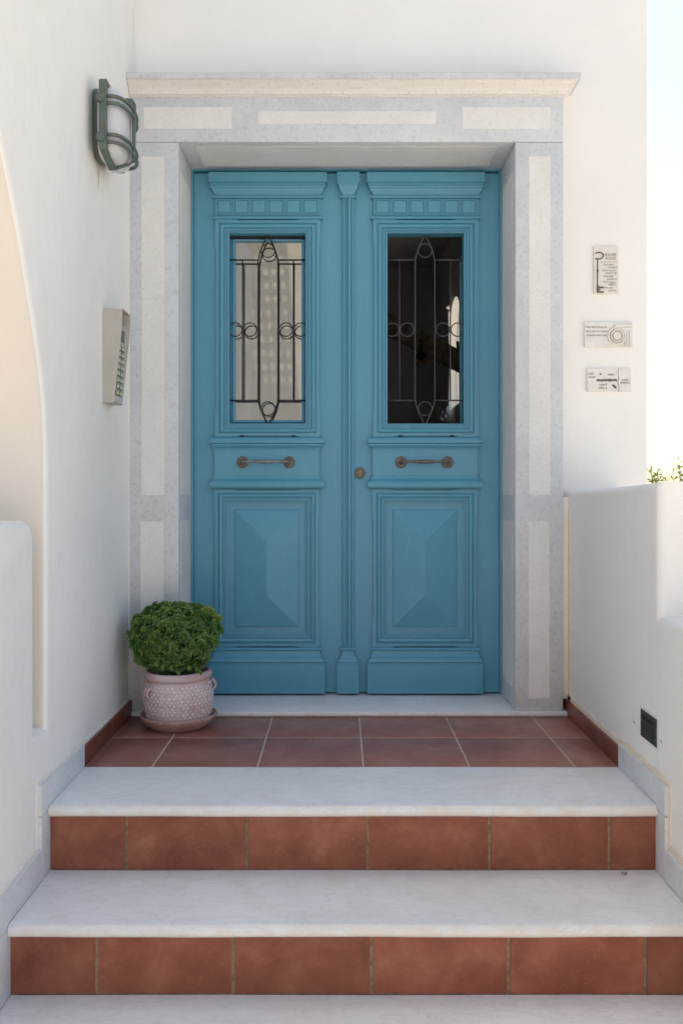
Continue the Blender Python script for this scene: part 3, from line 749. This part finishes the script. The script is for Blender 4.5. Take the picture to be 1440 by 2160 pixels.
# ring frame (plane parallel to the wall) with projecting ends
xr_ = lx+.052
ring = [(-.118,.150),(-.118,-.085),(-.086,-.125),(.086,-.125),(.118,-.085),(.118,.150)]
fm = MB()
pts = [(-.120,.112),(-.120,-.090),(-.110,-.108),(.004,-.134)]
fm.bar([(xr_, ly+a, lz+b) for a, b in pts], (.012,0,0), (0,.0075,.004))
pts = [(.120,.104),(.120,-.090),(.112,-.104)]
fm.bar([(xr_, ly+a, lz+b) for a, b in pts], (.012,0,0), (0,.0075,.004))
fm.bar([(xr_, ly-.120, lz+.108), (xr_, ly+.120, lz+.100)], (.011,0,0), (0,.002,.0075))
# crown strap
cr = [(lx+.060, ly+.010, lz-.126),(lx+.108, ly, lz-.116),(lx+.122, ly, lz-.100),(lx+.124, ly, lz+.080),(lx+.116, ly, lz+.096),(lx+.060, ly, lz+.104)]
fm.bar(cr, (0,.008,0), (.005,0,.004))
fm.build('cage_frame', M['green'], lamp, bevel=.002, seg=1)
for zz in (.060, .037, -.064, -.088):
    g_ = MB(); pp = []
    for i in range(17):
        t = math.pi*i/16; pp.append((xr_+.004+.068*max(0,math.sin(t))**.55, ly-.118*math.cos(t), lz+zz))
    g_.tube(pp, .0062, 8); g_.build('guard_bar', M['green'], lamp, smooth=True)
for zz in (.049, -.076):
    bx = MB().lathe([(.003,-.016),(.013,-.015),(.015,-.010),(.015,.006)], (xr_-.006, ly-.122, lz+zz), 18, axis='Y'); bx.build('screw_boss', M['green'], lamp, auto=40)
ln = MB(); loops = []
for i in range(25):
    u = -math.pi/2+math.pi*i/24; su, cu_ = math.sin(u), math.cos(u)
    zz = math.copysign(abs(su)**.55, su)*.117; rr = abs(cu_)**.32
    l_ = []
    for k in range(33):
        t = math.pi*k/32; st_, ct = math.sin(t), math.cos(t)
        l_.append((lx+.030+rr*.080*abs(st_)**.5, ly-rr*.106*math.copysign(abs(ct)**.6, ct), lz-.004+zz))
    loops.append(l_)
ln.rings(loops, caps=(False, False), closed=False); ln.build('glass_cover', M['frost'], lamp, smooth=True)
st_ = MB(); v=[];f=[]
for i in range(12):
    t=i/11; w_=.016*(1-t)*(1+.3*math.sin(i*2)); v += [(lx+.0012, ly+.015-w_, lz-.115-.085*t),(lx+.0012, ly+.015+w_*.6, lz-.115-.085*t)]
for i in range(11): f.append((i*2,i*2+1,i*2+3,i*2+2))
py('rust_stain', v, f, side, M['stain'])

# ================================================================== INTERCOM (left wall)
y0, y1 = 2.987, 3.100; z0, z1 = 1.170, 1.490
ic = empty('door_intercom', 'beige sloping intercom with two rows of buttons on the left wall', 'intercom', (XL, (y0+y1)/2, z0))
def side_pts(y, zt=z1): return [(XL, y, z0), (XL+.040, y, z0), (XL+.045, y, z0+.045), (XL+.067, y, z1-.065), (XL+.069, y, zt), (XL, y, zt)]
hb_ = MB()
hb_.rings([side_pts(y0), side_pts(y0+.0022)]); hb_.rings([side_pts(y1-.0022), side_pts(y1)])
hb_.box(XL, XL+.069, y0+.0022, y1-.0022, z1-.0025, z1); hb_.box(XL, XL+.036, y0+.0022, y1-.0022, z0, z0+.002)
hb_.build('hood', M['beige_box'], ic)
# sloping face
pa = (XL+.040, z0+.003); pb = (XL+.054, z1-.045)
fv = []
for (a, b) in (pa, pb):
    fv += [(a, y0+.0024, b), (a, y1-.0024, b), (a-.02, y1-.0024, b), (a-.02, y0+.0024, b)]
MB().add(fv, [(0,1,5,4),(0,3,2,1),(4,5,6,7),(0,4,7,3),(1,2,6,5)]).build('face_panel', M['alu'], ic)
def onface(t, u, d=0.0):   # t along height 0..1, u across in metres
    nx, nz = (pb[1]-pa[1]), -(pb[0]-pa[0]); L = math.hypot(nx, nz)
    return Vector((pa[0]+(pb[0]-pa[0])*t+nx/L*d, y0+.0024+u, pa[1]+(pb[1]-pa[1])*t+nz/L*d))
def facebox(name, t0, t1, u0, u1, d0, d1, m):
    v = [onface(t,u,d) for d in (d0,d1) for t in (t0,t1) for u in (u0,u1)]
    return MB().add(v, [(0,2,3,1),(4,5,7,6),(0,1,5,4),(2,6,7,3),(0,4,6,2),(1,3,7,5)]).build(name, m, ic)
for c in range(2):
    for r_ in range(8):
        t0 = .09+r_*.082; u0 = .008+c*.048
        facebox('button_surround', t0, t0+.066, u0, u0+.043, 0, .0020, M['btn_ring'])
        facebox('button', t0+.011, t0+.055, u0+.007, u0+.036, .0018, .0042, M['button'])
for k in range(5): facebox('speaker_slot', .79+k*.030, .803+k*.030, .012, .092, 0, .0012, M['black'])
facebox('name_plate', .015, .075, .004, .100, 0, .0015, M['alu'])

# ================================================================== PLAQUES ON THE HOUSE WALL
def plq(name, label, x0, x1, yt, yb_, m, d=.010):
    a, b, c, e = X(x0,DW), X(x1,DW), Z(yb_,DW), Z(yt,DW)
    o = empty(name, label, 'plaque', (a, DW, c))
    mb = MB(); pts = []
    n_ = 10
    j = .0007
    for i in range(n_): pts.append((a+(b-a)*i/n_, c+random.uniform(-j,j)))
    for i in range(n_): pts.append((b+random.uniform(-j,j), c+(e-c)*i/n_))
    for i in range(n_): pts.append((b-(b-a)*i/n_, e+random.uniform(-j,j)))
    for i in range(n_): pts.append((a+random.uniform(-j,j), e-(e-c)*i/n_))
    mb.rings([[(x_,DW-.0005,z_) for x_,z_ in pts],[(x_,DW-d,z_) for x_,z_ in pts]]); mb.build('tablet', m, o)
    return o
DP = DW-.0105
PX = lambda p: X(p, DP); PZ = lambda p: Z(p, DP)
p1 = plq('key_plaque', 'tall ivory plaque with a long dark key, topmost of the three on the wall', 1250.5, 1302, 521, 621, M['ceramic'])
kx = PX(1259.3); key = MB()
key.tube([(PX(1254.2+ (0)), DP-.002, PZ(534.6))]+[(PX(1262+9.2*math.cos(t)), DP-.002, PZ(539.6-7.0*math.sin(t))) for t in [2.3-.33*i for i in range(14)]]+[(PX(1254), DP-.002, PZ(546.3))], .0021, 7)
key.tube([(kx,DP-.002,PZ(546)),(PX(1259.2),DP-.002,PZ(568)),(PX(1259.2),DP-.002,PZ(604))], .0019, 7)
key.lathe([(.001,-.004),(.0042,-.002),(.0042,.002),(.001,.004)], (kx, DP-.002, PZ(571.5)), 10)
key.box(PX(1257.6), PX(1261), DP-.004, DP, PZ(617.5), PZ(602)); key.box(PX(1261), PX(1272), DP-.004, DP, PZ(617.5), PZ(615)); key.box(PX(1261), PX(1272), DP-.004, DP, PZ(608), PZ(605.2)); key.box(PX(1261), PX(1265), DP-.004, DP, PZ(612), PZ(609.8))
key.build('key_relief', M['inkdark'], p1)
text('lettering', 'HOUSE', .0165, PX(1285), DP-.0002, PZ(540.5), M['ink'], p1); text('lettering', 'RULES', .0150, PX(1286.5), DP-.0002, PZ(547.8), M['ink'], p1)
MB().box(PX(1266), PX(1300), DP-.0006, DP+.0002, PZ(553), PZ(552.3)).build('rule_line', M['ink'], p1)
for i, (s, x_, sh) in enumerate([("If it's open", 1282, .2), ('CLOSE IT', 1291, 0), ("If it's on the floor", 1284, .2), ('PICK IT UP', 1288, 0), ("If it's dirty", 1282, .2), ('CLEAN IT', 1290, 0), ("If it's hungry", 1284, .2), ('FEED IT', 1291, 0), ("If it cries", 1283, .2), ('LOVE IT', 1290, 0)]):
    text('lettering', s, (.0098 if i % 2 == 0 else .0092) if i != 2 else .0078, PX(x_), DP-.0002, PZ(559.8+i*6.1), M['ink'], p1, sh)
p2 = plq('volute_plaque', 'cream plaque with an ionic column capital and verse, middle of the three', 1230.5, 1331, 680.5, 733, M['ceramic2'])
for i, s in enumerate(('May this house in', 'every part be a place', 'of peace and rest')):
    text('lettering', s, .0115 if i != 1 else .0102, PX(1256.5), DP-.0002, PZ(691.5+i*8.6), M['ink'], p2, .15)
vol = MB()
for r0, r1, d in ((19.5,15.5,.007),(14,10.5,.0085),(9,0.5,.0095)):
    n_ = 28; c = (PX(1299.5), 0, PZ(709))
    k_ = DP/F
    vol.rings([[(c[0]+r*k_*math.cos(2*math.pi*i/n_), DP-dd, c[2]+r*k_*math.sin(2*math.pi*i/n_)) for i in range(n_)] for r, dd in ((r0,0),(r0,d*.7),(r0-.8,d),(r1+.8,d),(r1,d*.6),(r1,0))], caps=(False,False))
vol.build('volute_relief', M['ceramic'], p2)
vb = MB(); vb.box(PX(1295), PX(1331), DP-.006, DP, PZ(690), PZ(684.5)); vb.build('capital_slab', M['ceramic2'], p2, bevel=.0008, seg=1)
vb = MB(); vb.box(PX(1297), PX(1331), DP-.004, DP, PZ(697), PZ(690.6))
for k in range(4): vb.box(PX(1311+k*5), PX(1314+k*5), DP-.004, DP, PZ(731), PZ(696.5))
vb.build('capital_relief', M['ceramic2'], p2, bevel=.0008, seg=1)
p3 = plq('painted_plaque', 'small white plaque with a dark painted band, lowest of the three', 1236, 1328, 778, 826, M['ceramic2'])
gb = MB()
for i in range(15):
    x_ = 1257.5+i*2.9; h = random.uniform(4.2,6.4); z_ = 802+random.uniform(-.6,.6)
    gb.box(PX(x_), PX(x_+random.uniform(1.2,2.7)), DP-.0007, DP+.0002, PZ(z_+h/2), PZ(z_-h/2))
gb.box(PX(1257), PX(1300), DP-.0005, DP+.0002, PZ(803), PZ(801.2)); gb.build('painted_band', M['inkdark'], p3)
gb = MB()
for (xa_, n_, z_) in ((1263,6,811),(1263,6,818),(1310,5,801),(1308,7,807),(1240,4,788),(1241,5,795),(1282,5,790)):
    for i in range(n_): gb.box(PX(xa_+i*2.8), PX(xa_+i*2.8+random.uniform(1,2)), DP-.0005, DP+.0002, PZ(z_+2.2), PZ(z_-random.uniform(.5,2.4)))
gb.build('faint_script', M['ink'], p3)['kind'] = 'stuff'
gb = MB(); gb.lathe([(.0004,-.0010),(.0035,-.0008),(.0038,.0002)], (PX(1265.5),DP,PZ(789)), 12, axis='Y'); gb.build('painted_dot', M['inkdark'], p3); gb = MB()
gb.rings([[(PX(a),DP-k,PZ(b)) for a,b in ((1289,812),(1294,811),(1299,816),(1299,820),(1294,818))] for k in (-.0002,.0008)]); gb.build('painted_motif', M['inkdark'], p3)
cr_ = MB(); zz = [(1303,778),(1301.5,786),(1302.5,793),(1303.5,799),(1301,803),(1302,810),(1304,817),(1303,826)]
cr_.rings([[(PX(a),DP-k,PZ(b)) for a,b in zz]+[(PX(a+1.2),DP-k,PZ(b)) for a,b in zz[::-1]] for k in (-.0002,.0006)]); cr_.build('crack_line', M['ink'], p3)

# ================================================================== STEP LIGHT (right wall)
sl_ = empty('step_light', 'small dark green louvred grille sunk into the low right wall', 'wall grille', (XR, 2.5, .155))
ya_, yb2 = 2.436, 2.563; za, zb2 = .150, .229
g1 = MB(); xq = XR-.0035
for bx_ in ((ya_,yb2,zb2-.014,zb2),(ya_,yb2,za,za+.010),(ya_,ya_+.030,za+.010,zb2-.014),(yb2-.008,yb2,za+.010,zb2-.014)): g1.box(xq, XR+.003, bx_[0], bx_[1], bx_[2], bx_[3])
g1.build('grille_frame', M['vent'], sl_, bevel=.0012, seg=1)
box('recess', M['black'], XR-.0015, XR+.002, ya_+.028, yb2-.006, za+.008, zb2-.012, sl_)
for k in range(5):
    z_ = za+.012+k*.0092
    MB().rings([[(XR-.0012,y_,z_+.0042),(XR-.0046,y_,z_),(XR-.0040,y_,z_-.0012),(XR-.0008,y_,z_+.003)] for y_ in (ya_+.030, yb2-.008)]).build('louvre', M['vent'], sl_)
# chipped plaster round it
v=[];f=[]
edge = [(ya_-.004,za-.002),(ya_-.003,.175),(ya_-.006,.198),(ya_-.004,.222),(ya_-.001,zb2+.003),(2.47,zb2+.004),(2.50,zb2+.003),(2.53,zb2+.0045),(yb2-.002,zb2+.003)]
inn = [(ya_+.002,za),(ya_+.002,.175),(ya_+.002,.198),(ya_+.002,.222),(ya_+.002,zb2-.002),(2.47,zb2-.002),(2.50,zb2-.002),(2.53,zb2-.002),(yb2-.002,zb2-.002)]
for a, b in zip(edge, inn): v += [(XR-.0012,*a),(XR-.0012,*b)]
for i in range(len(edge)-1): f.append((i*2,i*2+1,i*2+3,i*2+2))
py('chipped_edge', v, f, low, M['ceramic'])
for (a, b, c, d) in ((1334,1522,1339,1525),(1392,1561,1394,1567)):
    Da = XR*F/(a-VX); Dc = XR*F/(c-VX)
    MB().tube([(XR-.0005,Da,Z(b,Da)),(XR-.0005,Dc,Z(d,Dc))], .0011, 5).build('nick', M['black'], low)

# ================================================================== POT, SAUCER, BASIL
pc = (X(377,3.235), 3.235)
sauc = MB(); sauc.lathe([(.001,.0),(.100,.0),(.104,.003),(.126,.020),(.136,.034),(.1395,.041),(.139,.047),(.134,.048),(.130,.043),(.120,.028),(.105,.012),(.001,.011)], (pc[0],pc[1],.0005), 72, wob=lambda a,h: .006*math.sin(a*2+1)+.002*math.sin(5*a))
so_ = sauc.build('plant_saucer', M['saucer'], auto=50); props(so_, 'brownish clay saucer on the terracotta landing under the pink pot', 'saucer')
pot = empty('clay_pot', 'pink dotted clay pot standing in its saucer left of the blue door', 'pot', (pc[0],pc[1],.0125))
wobp = lambda a,h: .006*math.sin(a*2+.5)+.003*math.sin(a*3+h*20)+.0018*math.sin(h*260)
body = [(.001,.0),(.094,.0),(.103,.004),(.112,.016),(.120,.038),(.1245,.062),(.1262,.085),(.1255,.108),(.1225,.130),(.1165,.150),(.1135,.160),(.113,.166)]
MB().lathe(body+[(.108,.166),(.108,.10),(.001,.10)], (pc[0],pc[1],.0125), 96, wob=wobp).build('pot_body', M['clay'], pot, smooth=False, auto=60)
rim = [(.112,.164),(.1175,.167),(.1215,.174),(.1225,.182),(.1205,.190),(.1160,.195),(.110,.196),(.106,.192),(.105,.184),(.107,.166)]
MB().lathe(rim, (pc[0],pc[1],.0125), 96, wob=lambda a,h: .005*math.sin(a*2+.5)).build('pot_rim', M['clay'], pot, auto=60)
def body_r(h):
    for (r0,h0),(r1,h1) in zip(body[1:-1], body[2:]):
        if h0 <= h <= h1: return r0+(r1-r0)*(h-h0)/(h1-h0)
    return .113
dots = MB()
for r_ in range(12):
    h = .018+.0118*r_; nd = 42; sz = .0020+.0016*min(1, r_/7)
    for k in range(nd):
        a = 2*math.pi*(k+.5*(r_ % 2))/nd+random.uniform(-.022,.022); hh = h+random.uniform(-.0022,.0022)
        if math.sin(a) > .35 or random.random() < .05: continue
        rr = body_r(hh)*(1+wobp(a,hh)); s_ = sz*random.uniform(.95,1.5)
        c = Vector((pc[0]+rr*math.cos(a), pc[1]+rr*math.sin(a), .0125+hh)); nrm = Vector((math.cos(a),math.sin(a),0)); tx = Vector((-math.sin(a),math.cos(a),0))
        lo = [[c+(tx*math.cos(2*math.pi*i/7)+Vector((0,0,1))*math.sin(2*math.pi*i/7))*s_*q_+nrm*d for i in range(7)] for q_, d in ((1,-.0008),(.85,.0009),(.4,.0015))]
        dots.rings(lo, caps=(False, True))
dt = dots.build('slip_dots', M['slip'], pot, smooth=True); dt['kind'] = 'stuff'
def ear(a, h):
    e_ = MB(); nrm = Vector((math.cos(a),math.sin(a),0)); rr = body_r(h)
    tx = Vector((-math.sin(a),math.cos(a),0))
    for off in (-.007, .001, .009):
        pts = []
        for i in range(11):
            t = math.pi*i/10
            pts.append(Vector((pc[0],pc[1],.0125+h))+nrm*(rr-.004+.017*math.sin(t))+Vector((0,0,.019*math.cos(t)))+tx*off)
        e_.tube(pts, .0055, 8)
    e_.build('pot_ear', M['clay'], pot, smooth=True)
ear(R(222), .125); ear(R(12), .135); ear(R(118), .13)
# basil
bas = empty('basil_plant', 'round bush of small-leaved green basil growing in the pink pot', 'plant', (pc[0],pc[1],.17))
MB().lathe([(.001,.158),(.05,.162),(.106,.158),(.106,.150),(.001,.150)], (pc[0],pc[1],.0125), 40).build('soil', M['soil'], pot)
cen = Vector((pc[0]-.012, pc[1]-.005, .333))
def crown_r(d):
    """distance from the crown centre to its surface in direction d"""
    a, b, c = .150, .138, (.108 if d.z > 0 else .160)
    p_ = 2.5 if d.z > 0 else 2.1
    s = (abs(d.x)**p_/a**p_+abs(d.y)**p_/b**p_+abs(d.z)**p_/c**p_)**(-1/p_)
    if d.z < 0: s *= 1-.22*min(1, -d.z*1.1)
    th = math.atan2(d.y, d.x)
    return s*(1+.045*math.sin(th*5+d.z*6)+.035*math.sin(th*9-d.z*13+2))
lv = [[],[],[]]; lf = [[],[],[]]
def add_leaf(base, dirn, up, L, wdt, mi):
    dirn = dirn.normalized(); side_ = dirn.cross(up)
    if side_.length < 1e-3: side_ = dirn.orthogonal()
    side_.normalize(); n_ = side_.cross(dirn).normalized()
    v = lv[mi]; k = len(v)
    cup = wdt*.35; dr = L*.12
    v.append(base); 
    for t, w_, h in ((.28,.85,.05),(.62,.8,.0)):
        c = base+dirn*L*t-n_*dr*t*t
        v.append(c-n_*cup*.3); v.append(c+side_*wdt*w_*.5+n_*cup); v.append(c-side_*wdt*w_*.5+n_*cup)
    v.append(base+dirn*L-n_*dr*1.6)
    lf[mi] += [(k,k+1,k+2),(k,k+3,k+1),(k+1,k+4,k+5,k+2),(k+1,k+3,k+6,k+4),(k+4,k+7,k+5),(k+4,k+6,k+7)]
def sprig(pos, ax, sc, mi):
    ax = ax.normalized(); u = ax.orthogonal().normalized(); v_ = ax.cross(u); ph = random.uniform(0, math.pi)
    for lvl, (rad, up_, L) in enumerate(((1.0,.15,.0155),(.75,.5,.0120),(.5,.9,.0085))):
        nl = 4 if lvl < 2 else 3
        for k in range(nl):
            a = ph+lvl*.75+2*math.pi*k/nl+random.uniform(-.25,.25)
            dr_ = u*math.cos(a)+v_*math.sin(a)
            L_ = L*sc*random.uniform(.75,1.25)
            add_leaf(pos+ax*.003*lvl, dr_*rad+ax*up_*random.uniform(.5,1.3), ax, L_, L_*random.uniform(.5,.62), mi if random.random() < .85 else random.randrange(2))
for i in range(700):
    d = Vector((random.gauss(0,1), random.gauss(0,1), random.gauss(0,1))).normalized(); p_ = cen+d*crown_r(d)*random.uniform(.55,.85)
    if p_.z > .20: sprig(p_, d+Vector((0,0,.4)), 1.35, 1)
for i in range(1000):
    z_ = random.uniform(-.95, 1); a = random.uniform(0, 2*math.pi)
    if math.sin(a) > .6 and random.random() < .6: continue
    r = math.sqrt(1-z_*z_); d = Vector((r*math.cos(a), r*math.sin(a), z_))
    rr = crown_r(d)*random.choice((1,1,.97,.93,.86))*random.uniform(.97,1.035)
    if random.random() < .10: rr *= random.uniform(1.05,1.12)
    p_ = cen+d*rr
    if p_.z < .200 and math.hypot(p_.x-pc[0], p_.y-pc[1]) > .125: continue
    ax = d*.75+Vector((random.uniform(-.35,.35), random.uniform(-.35,.35), .55 if d.z > -.3 else .1))
    q_ = random.random(); mi = 0 if q_ < .55 else (1 if q_ < .96 else 2)
    sprig(p_, ax, random.uniform(1.0,1.5), mi)
for (x_, y_) in ((462,1308),(455,1303),(437,1286),(430,1292),(413,1298),(398,1305),(340,1315),(447,1290)):
    Dq = 3.235-.06; sprig(Vector((X(x_,Dq), Dq, Z(y_,Dq))), Vector((.3,-.5,.8)), 1.35, 2)
for (x_, y_) in ((378,1421),(422,1420),(414,1412),(345,1408),(362,1410),(400,1411),(330,1402)):
    Dq = 3.235-.128
    for k in range(4):
        add_leaf(Vector((X(x_,Dq)+random.uniform(-.004,.004), Dq, Z(y_-7,Dq))), Vector((random.uniform(-.3,.3),-.15,-1)), Vector((0,-1,0)), random.uniform(.014,.024), .010, 0)
vv = []; ff = []; mm = []
for k in range(3):
    n0 = len(vv); vv += lv[k]; ff += [tuple(i+n0 for i in q_) for q_ in lf[k]]; mm += [k]*len(lf[k])
me = bpy.data.meshes.new('foliage'); me.from_pydata([tuple(p) for p in vv], [], ff); me.update()
fo = link('foliage', me, bas, [M['leaf1'], M['leaf2'], M['leaf3']]); me.polygons.foreach_set('material_index', mm); fo['kind'] = 'stuff'
stm = MB()
for i in range(60):
    a = random.uniform(0, 2*math.pi); r = random.uniform(0,.07); d = Vector((math.cos(a)*random.uniform(.2,1), math.sin(a)*random.uniform(.2,1), random.uniform(-.2,1))).normalized()
    b0 = Vector((pc[0]+r*math.cos(a), pc[1]+r*math.sin(a), .17)); e0 = cen+d*crown_r(d)*.92
    stm.tube([b0, (b0+e0)/2+Vector((0,0,.01)), e0], [.0022,.0017,.001], 5)
so2 = stm.build('stems', M['leaf2'], bas, smooth=True); so2['kind'] = 'stuff'

# ================================================================== SMALL DEBRIS
dl = MB(); c = Vector((X(1315,2.385), 2.385, TZ[1]+.003))
dl.add([c+Vector(p) for p in ((-.009,.001,.0),(-.004,.004,.004),(.002,.005,.001),(.009,.001,.005),(.004,-.004,.001),(-.002,-.005,.005))], [(0,1,5),(1,2,5),(2,4,5),(2,3,4)])
d_ = dl.build('fallen_leaf', M['leafdry']); props(d_, 'tiny dry brown leaf lying on the right end of the middle step', 'leaf')

# ================================================================== BEYOND: OLIVE BUSH BEHIND THE LOW WALL
ob = empty('olive_bush', 'sunlit olive bush just showing above the low wall at the right edge', 'bush', (2.70, 7.0, -.6))
tr = MB(); ov = []; of = []
tips = []
for i in range(90):
    a = random.uniform(0, 2*math.pi); s_ = random.uniform(.1,.6); h = random.uniform(1.25,1.72)
    b0 = Vector((2.70,7.0,-.6)); m_ = b0+Vector((math.cos(a)*s_*.35, math.sin(a)*s_*.35, h*.55)); e0 = b0+Vector((math.cos(a)*s_, math.sin(a)*s_, h*(1.0-.25*s_)+.1))
    tr.tube([b0, m_, e0], [.012,.006,.002], 5)
    for k in range(26):
        t = random.uniform(.35,1); p_ = m_.lerp(e0, t) if t > .4 else b0.lerp(m_, t*2.4)
        d = Vector((random.uniform(-1,1), random.uniform(-1,1), random.uniform(-.2,1))).normalized(); s2 = d.orthogonal().normalized(); L = random.uniform(.05,.08)
        n0 = len(ov); ov += [p_, p_+d*L*.5+s2*.011, p_+d*L, p_+d*L*.5-s2*.011]; of.append((n0,n0+1,n0+2,n0+3))
tr.build('branches', M['bark'], ob)
oo = py('leaves', ov, of, ob, M['olive']); oo['kind'] = 'stuff'

# ================================================================== BEHIND THE CAMERA: SUNLIT HOUSE ACROSS THE TERRACE (seen in the window pane)
opp = empty('opposite_house', 'beige house across the terrace, mirrored in the left door window', 'house', (-.5, -6, -.54))
plate('facade', [(-4.6,-.6),(1.2,-.6),(1.2,5.4),(-4.6,5.4)], [], .4, .02, lambda a,b,c: (a, -6.2+c, b), M['beige'], opp)
cz = 5.0; canopy_holes = []
ca0, ca1 = -3.4, -.84
for i in range(5):
    for j in range(26):
        cx = -.95-i*.128; cy = -5.80+j*.078
        if j in (10, 11, 12): continue
        canopy_holes.append([(cx+.034*math.cos(t*math.pi/5), cy+.021*math.sin(t*math.pi/5)) for t in range(10)])
plate('perforated_canopy', [(ca0,-5.99),(ca1,-5.99),(ca1,-3.6),(ca0,-3.6)], canopy_holes, .008, .001, lambda a,b,c: (a, b, cz+c), M['white'], opp, res=1)
